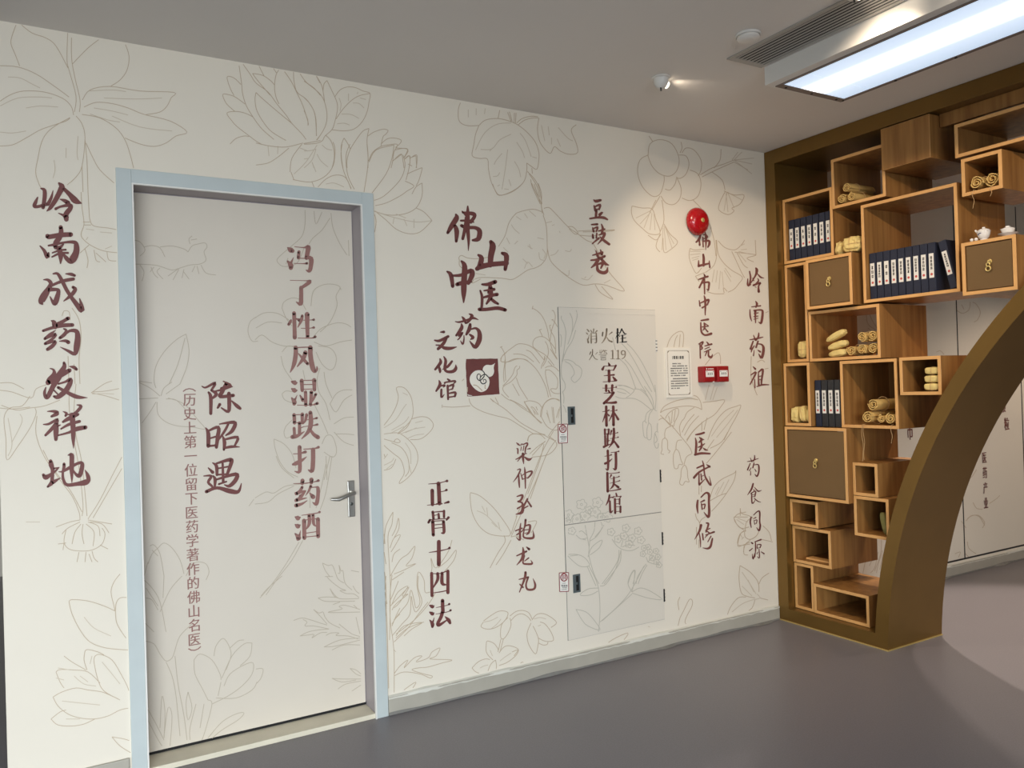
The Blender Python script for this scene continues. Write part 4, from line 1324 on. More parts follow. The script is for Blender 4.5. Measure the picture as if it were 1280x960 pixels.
# solomon's seal with hanging bells
L(680, 370, 4.571, '''180 60 190 130 150 230 110 330;150 90 165 130 140 230;100 115 115 180 110 300;50 80 60 150 90 280;0 160 40 230 90 350;700 270 720 240 770 205 800 215 800 260 790 300''')
L(780, 400, 6.4, '''340 220 380 150 430 95 460 90 480 130 470 220;650 360 690 310 750 262 770 290 772 350;20 190 100 260 180 380 230 500 255 620 255 710;0 260 60 300 130 420 200 560 245 690;0 330 50 440 80 540;80 560 120 550 190 600 245 710 300 770 400 880 470 960;0 520 60 540 85 560 50 610 0 625;0 630 90 625 160 660 240 715;
290 735 340 680 400 650 480 640;290 735 350 710 420 700 500 685 560 690 630 720 615 660 580 610 540 600;450 900 480 810 520 740 600 690;450 900 460 950;630 660 720 650 805 640 770 700 720 760 640 810 560 880 500 960;670 960 700 880 750 790 820 720 900 690 935 685 900 770 850 860 800 960;
330 770 380 720 440 705 430 770 400 840;325 790 330 770;220 720 180 760 165 810 150 860 165 940 190 955;215 730 205 770 210 820;210 820 220 880 215 960;190 830 190 900 200 960;300 790 270 850 260 900;250 960 245 920 265 895 280 930 280 960;400 860 350 860 320 930 310 960;600 810 560 850;630 820 625 880;665 780 640 880''')
T(780, 400, 6.4, '420 110 400 160 390 220;440 110 435 220;460 120 455 220;60 220 150 360 220 540;40 290 120 390 190 540;360 680 460 670 560 680;390 700 400 780;420 710 410 800;480 870 530 770 620 700;500 920 580 820 700 700;700 930 780 820 880 720;740 940 830 830 910 720;315 620 315 680;680 520 650 640;720 530 690 640;745 540 710 640')
L(780, 540, 6.4, '''400 0 470 70 540 160 580 260 600 330;440 0 520 110 570 220;155 20 160 50 190 60;220 20 215 60 190 50;240 50 240 100 262 130 280 100 275 20;330 0 320 50 305 110 295 150 320 190 335 165 370 155 350 130 350 70 325 45;470 70 430 80 415 140;
395 180 415 140 440 160 455 220 470 260 440 260 430 290 405 290 395 240 395 180;540 175 500 200 480 260;455 360 460 300 485 265 505 300 510 360 520 400 490 395 470 425 445 410 455 360;690 520 720 440 780 380 880 330 895 310 880 390 820 490 760 570 700 635;690 550 760 510 820 490;
600 430 600 500;620 430 618 480;570 650 580 690 605 730 600 800;605 730 620 700 650 680;660 250 720 180 800 80 860 0;665 140 720 60;690 130 780 80 830 0;520 90 560 50;500 60 500 110;
930 610 940 650 1000 670 1030 690;930 610 930 670;880 680 920 680 990 680;880 680 890 720 940 770 1000 760;970 790 980 720 1030 680;965 800 970 840 1010 860 1060 830 1080 790;960 790 930 820 910 910 950 905 1010 880;1010 865 970 900 955 960;1110 750 1160 800 1180 870;1100 860 1150 870 1190 880;580 760 580 900;600 860 600 930''')
T(780, 540, 6.4, '760 440 730 500;800 400 740 510;840 380 780 500;900 700 960 740;910 690 990 720;930 820 950 850;940 860 960 840')
# plants above the right skirting
L(640, 640, 4, '''1140 268 1135 330 1145 400 1170 420 1215 430;1140 268 1190 300 1230 350 1235 400;1235 360 1250 330 1285 305;1070 540 1090 480 1130 430 1170 425;1215 440 1200 480 1170 500;1240 430 1280 440;1235 440 1255 500;790 610 825 580 840 530 860 490 885 440 900 440 900 470 870 530 870 560 920 580;
835 490 830 450 840 425;430 690 440 600;415 690 425 600;440 690 500 640 580 605 550 650 520 670;1110 30 1130 10 1170 0;1110 30 1130 70 1170 95;1170 95 1140 110 1130 165 1190 160;1160 170 1160 210 1180 215;0 700 30 690 10 720''')
T(640, 640, 4, '1150 300 1190 360 1220 410;1100 500 1150 460 1200 440;1180 340 1210 400;1210 420 1190 520;1230 440 1215 510;1240 440 1240 500;1225 410 1240 430 1200 440;1150 370 1200 420;870 560 900 560;665 600 680 615;690 575 680 572')

# door leaf drawings
DA = Art(LEAF_Y - .0005)
D = DA.lines
D(0, 240, 4, '''665 240 700 250 725 290 700 320;720 275 760 268 800 280 825 325;800 275 860 270 920 285 940 300;940 300 960 270 990 260 1025 255 1035 275 1020 300 1030 340 1000 360 950 365 900 380 860 390 810 375 770 365 670 360;950 260 945 235 960 220;955 240 985 235;
700 365 720 400 710 445;755 375 770 410 790 430;770 375 750 400;800 380 785 400 815 435;890 385 840 420;895 385 865 440;920 385 910 430;915 395 945 435;975 370 960 400;985 370 995 410;1005 365 1030 405 1080 415;690 945 760 955;
930 710 880 740 820 800 780 870 770 940 780 980;930 710 945 790 935 870 900 960;925 730 890 860 845 960;1280 625 1250 650 1240 700 1260 745 1290 745''')
D(0, 480, 4, '''690 -10 750 20 800 60;860 -10 820 20 805 60;900 0 830 50;690 75 790 70;830 75 880 80 930 130;785 90 790 150 830 190 890 210 960 215 1025 225 990 180 920 100 840 70;710 195 750 140 780 90;1270 575 1245 610;750 810 770 805 800 850 820 960;740 900 760 850 790 820 820 795 860 820 900 880 920 950;
720 960 740 890;760 830 790 860;950 905 990 890 1030 900 1045 940 1030 980;930 960 960 900''')
D(0, 720, 4, '''720 20 760 60 800 130 830 280;820 0 815 110;910 0 850 70 800 180;730 60 790 150;730 110 760 120 790 170;725 325 770 340 800 390 830 425 860 410 875 370;720 230 770 280;960 240 900 300 875 370;875 400 890 540 920 700 935 820;830 430 860 500 880 600 900 800;970 420 1000 390 1060 420 1100 490 1105 520;
970 420 975 490 1010 560 1040 620;1070 400 1080 350 1115 312 1145 350 1155 400 1130 470;1150 360 1190 325 1220 320;1260 335 1220 340 1160 400 1110 510;1260 335 1250 400 1200 450;1120 550 1150 490 1220 445 1265 435 1260 490 1210 550 1140 600 1060 640;1080 610 1180 610 1260 570 1285 530;
1090 600 1105 530;1040 620 1060 640 1030 760 1010 820;1020 640 1000 760;730 650 780 740 820 820;730 700 780 800 810 850;800 760 810 600 825 680 820 810;820 800 840 660 860 700 850 850;940 580 930 640 940 720 960 660 940 580;980 640 950 760 950 820;1040 810 1110 730 1180 690 1220 685 1190 720 1110 770 1050 820;880 780 900 860;730 800 760 850''')
D(320, 180, 4, '''245 330 245 400 230 460 190 500;375 345 385 420 420 500 455 555;290 335 300 400 330 340;370 370 330 430 285 470 265 500;190 500 120 560 105 585 130 610 170 610 210 590 240 520;160 570 150 600;465 560 462 480''')
D(320, 360, 4, '''-5 150 40 125 100 125 150 150 200 190;0 200 60 170 130 175;-5 260 30 235 80 270 140 290 200 290;130 100 140 70 180 50 220 60 250 110;130 100 150 150 180 190;275 90 285 20 320 -10 370 -20 420 -5 400 40 405 90 370 170 320 220;290 240 330 200 400 175 450 180 480 200;290 270 350 290 420 270 480 260;
310 290 370 300 400 340 395 390 370 410 330 380 300 320;130 320 160 290 200 300;125 340 140 400 180 460;420 -5 425 10;320 400 305 460 315 520 350 580 370 660;340 420 350 480 380 550;130 530 150 515 190 520;130 530 145 560 200 580;370 580 400 530 440 510 490 510;370 580 400 620 440 560 490 530;150 690 140 720 150 750 180 740;150 690 180 660;
390 680 440 650 500 645;390 720 440 770 500 790;420 690 500 690;400 730 450 730 500 735;90 755 95 800 120 870 160 920 210 945;90 755 140 780 180 830 200 900;330 780 350 740 380 740 400 790 400 830 380 845 340 820;350 840 355 960;370 840 340 960;235 410 245 460;290 580 330 660 360 730''')
D(320, 560, 4, '''-5 280 60 270 110 230 190 190;-5 250 50 220 90 225 150 190 240 180;320 310 350 220 380 40;300 300 330 180 350 80;270 170 270 300;235 460 180 560 110 650 50 735;215 470 150 580 80 680 20 750;100 40 130 100 190 150''')
D(350, 680, 8, '''425 190 480 215 520 210 545 260 580 350 640 390;425 190 450 260 500 330;450 325 530 325;470 330 520 380 600 440 660 465 600 465 660 495 740 500 800 545;580 290 600 290 590 210 610 270 630 270 650 390 720 460;730 420 760 470 800 500;500 445 530 490 580 540 650 550 790 545;500 445 540 520 580 540;
380 540 460 530 580 535;380 540 440 570 540 575 800 570;530 605 600 580;800 655 720 630 640 612 590 625 620 650 480 685 800 680;735 610 770 640;335 655 390 690 430 680 450 730 500 790 600 840;335 655 400 720 470 800;135 765 220 740 310 760 400 790 470 810;230 755 270 780 250 820 340 820 490 850;200 920 280 880 380 860 490 850;
200 920 280 910 340 905 320 940 400 890 470 885;460 915 510 890 590 890 560 915 680 920 780 950;590 800 640 840 720 900 800 925;760 730 780 820 800 900;710 265 790 250;710 265 790 280;770 40 785 100;780 160 790 200''')
D(320, 720, 4, '''470 462 500 470 525 490;470 462 500 490 525 500;380 512 430 515 525 515;380 512 430 530 500 520;410 565 450 540 525 525;480 575 525 545;340 355 420 320 520 310;340 355 400 350 520 320;380 370 440 345 520 345;0 465 35 465 25 510 0 540;25 100 60 60 130 0''')
# hydrant cabinet drawings
CA = Art(CABY - .0004)
K = CA.lines
WA.skip = WT.skip = []


def both(*q):
    L(*q)
    K(*q)


both(600, 370, 10.575, '''690 175 700 130;690 160 760 200 830 280 880 400 910 530;265 680 295 665;280 675 320 750 335 850 330 960;275 860 290 800 350 740 430 680 500 635 580 635 660 660 730 710 800 790 850 850;275 860 300 870 380 870 460 840 530 830 600 840 640 865;440 768 520 768 600 790 660 830 710 870;610 715 670 740 730 810 790 890;
780 450 815 438;785 445 815 510 825 540;700 670 700 610 730 560 790 537 850 545 910 590 960 650 1000 710;700 670 760 720 850 770 920 840 980 920;860 600 890 650 905 740 890 810;855 790 850 850;905 530 930 620 960 720 1020 830;930 700 980 780 1020 840;925 600 950 440 985 345 995 260 970 195 950 195;945 315 970 310;950 310 990 350 1030 420;915 390 940 385;
920 395 940 470 980 540 995 620 1000 760;1050 480 1075 540 1075 620 1060 720;1080 260 1075 300 1110 370 1135 480 1125 600 1110 720 1085 860;1185 220 1215 290 1225 380 1210 500 1160 640;1265 450 1220 590 1150 700 1110 800 1090 870;1245 140 1265 180''')
K(680, 370, 4.571, '175 60 190 110 170 180 157 215;85 290 90 340')
both(600, 440, 10.575, '''270 100 290 60 350 5;270 110 290 130 360 130 440 95 520 87 600 105 680 160 760 250 830 370 880 490 905 600;330 100 325 150 310 300 320 400;345 130 330 200 340 380;300 450 360 390 430 300 460 210 490 180;525 185 520 215 490 240 490 290 470 330 400 400 330 440 300 480 320 530 380 600;480 340 520 450 580 550 630 630;430 420 520 580;280 555 360 620 450 660 560 740 670 810;
400 630 520 690 620 760;140 620 180 660;200 600 245 690;585 665 640 645 720 655 780 685 815 730;585 665 640 740 700 830 760 900 810 945;800 860 810 760 860 670 920 625 980 615 1050 650 1110 720 1140 800;810 220 820 170 860 90 850 60;830 190 870 120 890 60;860 210 900 190 960 190 1010 220 1050 270 1060 320;870 240 920 240 980 290 1025 360 1025 450 1010 490;870 230 865 290 890 420 910 500 935 590;
1010 490 950 485 935 500 970 540 1040 550 1090 530 1125 480 1120 410 1080 330 1075 200 1085 130 1110 20;950 180 900 120;1110 105 1170 105 1230 130 1270 170;1120 125 1190 160 1235 230 1245 290 1205 350 1240 400 1270 395 1330 330 1345 240 1310 190 1270 170;1095 530 1110 600 1105 680;965 730 985 940;880 800 930 940;1045 750 1010 870;680 720 720 750 770 830;740 720 760 770;700 760 730 830''')
both(760, 400, 10.575, '''250 310 330 390 430 530 520 700 600 880 620 950;180 310 260 400 360 560 450 730 520 850 580 950;220 520 300 610 370 730 440 860 500 950;160 520 240 600 300 720 350 860 370 900;60 230 100 400;780 360 810 270 860 200 930 155 980 155 1000 210 990 360;870 360 890 260 920 200;940 360 955 190;140 870 230 870 340 920''')
both(760, 480, 10.575, '''100 20 170 15 260 40 345 80 300 140 240 180;100 165 180 190 330 190 430 230 520 300 570 340;345 80 370 65 430 80 510 150 570 240 600 330;110 60 200 70 290 130;120 100 240 130;350 50 370 65;430 60 500 120 580 270;480 30 580 180 610 330;620 10 635 180 625 330;570 340 620 340 720 440 850 560 960 690 1080 840 1110 920;620 330 680 390;690 380 740 300 850 240 950 210 1080 190 1190 210;690 380 760 340 880 310 1050 290 1180 310 1240 340;
1240 340 1225 240 1180 170 1130 150;760 460 770 430 820 370 920 320 930 400 880 510 870 560;850 540 870 590;720 450 760 480 830 560;960 680 945 580 970 500 1010 450 1050 370 1140 310;1040 760 1100 660 1180 570 1270 490;570 340 510 390 490 480 460 510 465 620 480 700 520 715;590 345 550 400 535 500 570 550 575 680 560 735 520 720 515 600 540 510;490 490 510 520;720 450 670 480 650 560 650 620 620 650 610 770 630 840 660 840 670 760 675 660 650 630;
830 560 770 590 750 650 750 710 720 740 710 830 715 870 700 920 740 930;750 710 785 750 790 860 820 885 800 915;980 740 920 750 900 820 900 870;620 650 650 740 620 780;800 420 830 540;850 360 840 520;890 340 870 500;1240 500 1240 620;980 640 1040 520 1140 400;1010 680 1090 540 1200 420''')
L(840, 300, 10.575, '''240 110 300 130 430 120;240 110 225 200 250 310 320 440 390 370;580 0 590 200 550 340 440 430;590 0 610 180 680 300 790 400 930 490 880 580 820 650 740 690;610 10 700 100 830 130 920 60 960 0;310 480 430 430;310 480 360 550;460 680 560 710 690 710;690 700 680 630 730 680;790 150 860 300 920 430 960 500;830 160 1000 180 1110 200 990 240 1080 290;860 170 940 320 1000 370;1100 0 1110 200''')
T(840, 300, 10.575, '240 150 380 150;240 195 370 180;260 240 360 215;270 270 350 245;560 390 530 560;600 400 580 560;640 410 620 650;660 420 680 620;690 400 780 550;700 370 780 490;870 160 980 290;880 150 1000 180;910 130 990 120;900 80 960 50')
K(690, 610, 8, '''330 370 345 450 370 590 370 680 420 860 470 960;380 510 370 600;430 340 420 430 380 510;520 370 450 480 380 530;490 340 500 400 430 490;350 500 290 510 240 470;345 470 300 430 270 440;300 510 340 520;360 690 400 590 500 520 470 600 380 670;145 665 250 665 330 700 375 775 290 785 220 740 145 665;
690 620 680 740 600 860 520 960;670 620 660 720 590 840 500 960;600 510 650 580 720 620 800 625 870 590;690 590 710 520;700 590 760 570 830 575;940 760 860 880 840 960;950 770 900 860 860 960;760 960 790 870 830 820 825 900 810 960;960 740 940 690;960 740 1010 680;960 740 1020 760 1060 760''')


def blossoms(k, x0, y0, sc, spots, r, seed):
    q = random.Random(seed)
    for (cx, cy) in spots:
        P = []
        ph = q.uniform(0, 6)
        for j in range(26):
            a = ph + j * 2 * math.pi / 25
            rr = r * (.72 + .34 * abs(math.cos(2.5 * a)) * q.uniform(.9, 1.1))
            P.append('%.1f %.1f' % (cx + rr * math.cos(a), cy + rr * math.sin(a)))
        k(x0, y0, sc, ' '.join(P), .75)
        k(x0, y0, sc, ' '.join('%.1f %.1f' % (cx + r * .22 * math.cos(j * .9), cy + r * .22 * math.sin(j * .9)) for j in range(8)), .7)


blossoms(K, 690, 610, 8, [(295, 165), (455, 145), (165, 270), (430, 240), (250, 310), (330, 280), (550, 290)], 52, 3)
blossoms(K, 690, 610, 8, [(150, 330), (370, 220), (490, 290), (200, 430), (590, 440), (740, 400), (860, 430), (660, 510), (720, 480), (800, 500), (770, 560), (890, 520)], 38, 4)
blossoms(K, 690, 610, 8, [(920, 600), (980, 640), (1040, 630), (910, 660), (1000, 700), (1060, 690), (1070, 770), (960, 590), (1045, 740)], 28, 5)
K(640, 640, 4, '''385 270 430 370 440 500 430 620;375 270 420 370;440 370 470 360 520 280 545 190;440 550 520 480 590 400 660 270;450 545 600 410;435 380 380 385 340 415 390 415 430 395;600 400 640 380 690 395 750 437 680 430 600 405;600 400 580 360 590 320 612 290 610 350 600 400;320 487 370 500 410 540 440 590 380 570 350 540 320 487;290 220 330 215''')


def with_art(b, name, base, arts, parent=None):
    "joins printed line strokes into the mesh of the surface that carries them"
    V, F, I, ms = list(b.v), list(b.f), list(b.mi), list(base)
    for art, m in arts:
        i = len(V)
        V += art.v
        F += [tuple(i + q for q in f) for f in art.f]
        I += [len(ms)] * len(art.f)
        ms.append(m)
    return mesh(name, V, F, None, parent, ms, I)


def clip(art, test):
    "splits the strokes of a drawing by the surface they fall on"
    o = Art(art.Y)
    o.v = art.v
    o.f = [f for f in art.f if all(test(art.v[k]) for k in f)]
    return o


on_wall = lambda v: v.z < CEIL - .001 and v.z > .09 and XL < v.x < GATE_X - .002 and not (DX0 - .052 < v.x < DX1 + .052 and v.z < DZ1 + .052) and not (CX0 < v.x < CX1 and .153 < v.z < 1.862)
on_leaf = lambda v: DX0 + .015 < v.x < DX1 - .023 and .031 < v.z < DZ1 - .017
on_cab = lambda v: CX0 + .006 < v.x < CX1 - .004 and .157 < v.z < 1.858
BW = Art(WALL_Y - .0006)      # plants on the panels beyond the gate
BW.lines(1120, 520, 6.857, '''600 900 640 860 700 850 740 880 760 920 740 960;660 740 690 790 740 800;800 750 860 710 890 680;600 560 650 520 690 460;560 900 600 960''')
BW.lines(1080, 340, 6.4, '''740 240 740 300 790 330 840 300 850 240;880 400 910 380 930 320 900 260 870 240;580 640 610 630 640 660;780 260 800 300''')
BW.lines(960, 300, 4, '490 360 500 420 540 450;500 350 520 400 545 440;495 480 520 500;500 440 530 470 545 490;520 340 545 380')
BW.lines(1060, 660, 5.333, '200 160 180 260 150 300;230 150 200 250 190 300;120 200 100 300;150 130 130 220;60 280 90 310')
BW.lines(1080, 620, 4.57, '70 260 60 330 30 400;100 250 95 330 60 430;110 330 90 420;590 130 620 110 660 120 690 170;590 260 600 300 640 330;520 330 550 320 540 350;580 330 600 350')
with_art(WALL_PARTS, 'wall_left', [M['wall']], [(clip(WA, on_wall), M['line']), (clip(WT, on_wall), M['line_thin']), (BW, M['line_far'])])
struct(bpy.data.objects['wall_left'])
with_art(LEAF_PARTS, 'door_leaf', [M['leaf']], [(clip(DA, on_leaf), M['line_door'])], door)
upper = with_art(UP, 'door_panel', [M['cab']], [(clip(CA, lambda v: on_cab(v) and v.z > .75), M['line_cab'])], cabt)
lower = with_art(LOW, 'door_panel', [M['cab']], [(clip(CA, lambda v: on_cab(v) and v.z < .740), M['line_cab'])], cabt)
LEAF = bpy.data.objects['door_leaf']

# ------------------------------------------------------------------ lettering
LY = WALL_Y - .0014


CENTRES = {}


def phrase(name, label, crops, m='ink', Y=LY, parent=None, k=0):
    k = k or {'ink': 1.16, 'ink2': 1.08, 'ink4': 1.4}[m]
    chars = None if parent else CENTRES[label[:200]]
    if chars:
        t = thing(name, W(chars[0][1], chars[-1][2], WALL_Y), label, 'lettering')
        arts = [Art(Y) for _ in chars]
        for (x0, y0, sc, s) in crops:
            for st in s.split(';'):
                v = [float(q) for q in st.split()]
                n = len(v) // 3
                if not n:
                    continue
                px = x0 + sum(v[0::3]) / n / sc
                py = y0 + sum(v[1::3]) / n / sc
                i = min(range(len(chars)), key=lambda q: (chars[q][1] - px) ** 2 + (chars[q][2] - py) ** 2)
                arts[i].brush(x0, y0, sc, st, k)
        for a, c in zip(arts, chars):
            a.build('character', M[m], t)['label'] = 'the character ' + c[0]
        return t
    a = Art(Y)
    for (x0, y0, sc, s) in crops:
        a.brush(x0, y0, sc, s, k)
    o = a.build(name, M[m], parent)
    if not parent:
        tag(o, label, 'lettering')
    else:
        o['label'] = label
    return o


CENTRES['large dark red brush lettering 岭南成药发祥地 running down the wall left of the door'] = [('岭', 70, 254), ('南', 75, 306), ('成', 76, 366), ('药', 76, 420), ('发', 80, 475), ('祥', 80, 532), ('地', 83, 586)]
phrase('wall_lettering', 'large dark red brush lettering 岭南成药发祥地 running down the wall left of the door', [
    (30, 225, 8.73, '''185 92 14 222 112 36 225 190 40 208 300 34;148 190 14 125 245 34 112 285 34 150 290 30 205 275 28;316 115 6 298 190 26 262 262 36;262 262 34 215 275 24;382 35 20 412 75 58 385 140 50 330 240 44 285 305 34 250 338 10;430 90 30 500 160 44 560 225 60 630 255 6;395 210 10 440 225 34 480 250 44;345 315 26 400 290 22 500 275 38 505 310 44 460 370 50 462 430 44;375 362 8 430 385 26 460 410 50;
400 515 38 405 570 46 385 630 50 345 690 50 345 735 40;255 610 40 275 620 44 400 600 46 510 595 44;175 720 12 220 770 30 255 840 40 268 795 16;268 716 18 330 705 24 450 680 22 550 680 36 572 720 50 568 790 60 535 860 70 505 890 44 460 850 40 430 805 14;430 700 14 380 745 36 350 740 20;310 795 14 380 770 20 455 760 18;305 840 14 390 800 24 480 795 20;380 740 40 400 820 50 398 910 12'''),
    (30, 335, 8.35, '''205 122 10 250 125 26 280 160 36 260 210 44 210 290 66 180 350 56 190 375 20;265 195 24 350 155 26 430 130 32 515 115 30;250 225 40 340 225 30 360 245 36 335 340 50 312 370 36 272 300 10;305 60 14 350 60 26 395 130 34 440 220 34 490 300 34 550 380 44 600 440 50 600 390 34 580 320 10;510 200 26 535 225 34 490 285 34 415 345 10;435 60 10 490 65 30 528 78 24;
200 655 24 290 625 28 400 600 36 505 595 34;285 550 10 310 565 40 325 610 50;460 525 34 420 550 30 370 580 40 330 600 40;330 650 6 275 690 26 218 738 26;218 738 24 330 690 26 290 745 26 220 790 26;220 790 26 325 765 24 300 810 36 245 850 30;415 635 14 440 650 24 425 690 34 375 730 28;430 690 20 480 655 26 545 660 40 560 720 50 550 820 56 530 895 36 460 865 26 380 825 6;370 765 8 430 760 28 462 775 36'''),
    (30, 448, 8, '''260 100 8 295 115 20 300 160 40 260 220 60 240 245 40;400 45 24 400 90 40 340 190 60 290 280 44 240 380 40 215 385 30 205 340 26 218 290 10;240 240 44 340 180 50 455 120 36;455 80 8 500 90 30 525 110 24;345 255 16 410 235 20 465 210 34 455 260 44 410 330 46 340 385 40 300 380 20;340 290 24 430 340 30 530 385 36 635 393 4;300 320 14 335 355 14;
235 530 8 300 530 26 330 550 40 275 580 20;195 660 10 250 655 22 335 610 24 300 680 34 215 768 22;325 650 34 320 730 46 318 810 30;330 680 20 365 665 8;390 530 6 425 550 24 415 575 20;530 465 10 570 480 28 520 540 26 470 560 16 420 560 10;390 635 20 450 600 36 540 560 24;370 705 14 450 660 26 555 630 26;340 770 14 450 740 22 530 705 40 615 690 34;480 570 50 490 680 44 492 800 34 495 900 4'''),
    (30, 560, 12.8, '''425 210 50 435 270 70 455 350 50 450 500 50 440 560 60 380 620 30;310 430 40 345 470 70 420 430 46 500 370 30 560 310 14;470 330 30 560 312 14;440 560 60 510 520 40 580 480 10;555 380 10 620 375 30 720 320 46 850 250 40 920 240 50 930 300 60 890 440 60 830 420 40 785 345 14;705 115 14 760 110 60 765 200 64 762 340 60 765 470 34 765 560 6;640 255 40 640 300 44 620 400 34 630 510 40 690 590 46 850 575 56 980 550 80 1030 510 60 1015 430 50 975 350 8'''),
])
CENTRES['dark red brush lettering 佛山中医药文化馆 stepping down beside the square gourd emblem'] = [('佛', 580, 282), ('山', 616, 322), ('中', 575, 345), ('医', 614, 370), ('药', 585, 415), ('文', 556, 425), ('化', 556, 457), ('馆', 557, 486)]
phrase('wall_lettering', 'dark red brush lettering 佛山中医药文化馆 stepping down beside the square gourd emblem', [
    (555, 250, 6.4, '''95 115 12 100 145 36 60 210 34 30 262 20;85 200 20 102 250 34 98 330 20;145 90 8 185 125 26;150 100 14 230 110 28 245 130 24 215 175 26;135 165 14 210 165 16 238 178 8;175 140 16 170 220 24 150 310 20;190 50 10 190 120 28 190 230 28 197 320 20 195 405 4;140 205 22 180 220 24 250 222 24 285 250 34 275 310 34 230 322 16;
375 335 26 390 370 44 375 450 40 370 520 36;275 440 16 300 465 34 285 530 36 265 550 30;285 535 40 380 515 34 500 505 34;465 425 20 500 450 36 490 555 24;140 490 14 165 530 36 160 650 40 158 740 36 157 820 8;25 572 12 55 600 30 70 690 24;60 605 14 140 600 24 215 565 30 225 600 36 195 665 26;105 675 26 160 660 30 220 655 12;
305 675 14 350 675 24 410 655 28;370 690 26 360 740 24;320 725 10 400 715 22;315 780 14 370 765 22 425 755 24;375 700 24 375 770 28 340 830 14;375 790 20 405 815 22 432 830 16;290 725 12 305 780 20 300 880 18;285 875 26 340 875 24 430 865 26 490 880 24'''),
    (535, 390, 8.35, '''285 100 8 330 105 18 420 80 20 470 62 24 525 80 6;355 50 10 375 75 26 395 115 20;430 20 10 460 40 30 430 90 24 405 115 16;350 125 14 350 170 34 295 245 20;320 250 16 360 215 20 330 270 14 310 290 10;375 245 8 375 290 14 362 335 18 340 300 6;440 130 26 430 180 36 400 235 20;450 180 14 500 170 22 535 210 36 535 290 46 495 365 36 455 330 20 435 300 6;435 235 16 470 265 30 445 285 12;
130 210 10 165 208 26;70 295 14 120 300 26 210 255 26;190 275 26 160 330 30 105 385 26;85 345 12 130 350 16 170 375 30 230 380 30 298 365 8;125 490 14 130 530 30 75 600 20;110 560 20 125 610 26 125 630 16;250 515 20 205 570 24 150 600 6;165 465 10 185 510 26 175 590 26 200 622 24 260 620 30 290 590 30 290 550 6;
115 715 10 125 760 30 85 825 16;115 775 10 175 765 20 160 785 8;140 810 20 140 890 20 170 860 6;205 700 14 225 715 20;175 745 14 180 735 14 285 720 18 265 750 10;205 770 22 210 910 18;215 775 14 265 760 22 250 810 10;215 815 10 260 800 12;215 850 12 285 840 22 280 880 20;210 890 14 285 880 12'''),
])
CENTRES['dark red serif lettering 正骨十四法 running down the wall low beside the door frame'] = [('正', 547, 618), ('骨', 548, 653), ('十', 549, 692), ('四', 549, 728), ('法', 550, 768)]
phrase('wall_lettering', 'dark red serif lettering 正骨十四法 running down the wall low beside the door frame', [
    (525, 595, 8, '''85 80 5 180 72 10 250 55 8 270 50 24;185 75 34 190 160 34 195 275 34;165 278 10 220 276 10;195 160 8 245 150 8 265 140 22;122 145 32 125 285 30;72 292 5 130 286 8 220 278 10;245 272 10 285 260 22;128 360 24 135 430 22;130 362 8 245 352 12;240 350 22 240 410 20;185 380 20 190 425 20;140 395 8 185 385 6;85 465 20 100 440 20;100 438 8 260 425 8;285 415 22 265 440 14;128 455 30 133 590 28;235 455 26 240 560 26 215 570 10;140 490 8 225 480 7;140 525 8 225 515 7;130 452 8 240 445 8;188 658 34 188 885 34;90 765 5 190 750 12 270 732 8 295 720 22'''),
    (525, 700, 10.66, '''155 178 36 160 475 36;150 180 10 260 180 10 380 140 14;372 148 36 372 435 38;235 180 34 235 260 34 175 370 14;295 175 34 295 310 40 350 330 14;165 440 8 270 425 12 370 405 12;130 605 16 165 620 46 185 610 14;130 695 16 165 715 46 185 705 14;130 800 12 165 850 44 165 890 30;175 820 20 190 765 4;300 540 40 305 690 42;215 635 6 310 615 10 370 600 8 390 588 26;210 720 6 310 705 10 385 685 8 408 670 26;300 690 40 280 760 40 235 850 36 260 865 36 360 800 14;335 755 10 380 800 44 400 840 30'''),
], 'ink')
CENTRES['small dark red brush lettering 豆豉巷 high on the wall above the cabinet'] = [('豆', 748, 264), ('豉', 750, 293), ('巷', 749, 328)]
phrase('wall_lettering', 'small dark red brush lettering 豆豉巷 high on the wall above the cabinet', [
    (730, 240, 8.73, '''105 85 8 130 100 24 180 90 20;110 150 12 125 200 22;120 160 12 175 140 20 165 190 14;125 190 12 170 185 10;135 200 20 130 270 20;160 245 10 200 222 16 165 265 14;65 290 14 150 278 18 215 280 22 255 300 14;85 355 12 145 352 18;95 390 10 105 430 18;100 400 10 148 385 18 135 430 12;95 465 14 100 500 18;140 450 12 135 500 14;90 565 10 160 505 18;190 350 8 205 400 20 190 460 14;160 425 10 225 405 14;165 470 10 225 450 22 200 510 20 150 570 6;175 490 10 220 530 22 275 570 20;
95 690 10 200 660 20;130 640 8 150 700 22;180 630 8 195 680 22;75 745 12 150 735 20 225 700 20;165 720 26 130 780 26 80 825 10;190 730 20 230 780 24 270 798 8;150 790 14 205 775 22 185 830 14;145 770 14 150 850 24 200 880 26 245 870 26 260 820 6'''),
], 'ink4')
CENTRES['dark red brush lettering 佛山市中医院 running down from the fire bell to the call points'] = [('佛', 879, 300), ('山', 880, 325), ('市', 880, 355), ('中', 881, 380), ('医', 882, 410), ('院', 882, 437)]
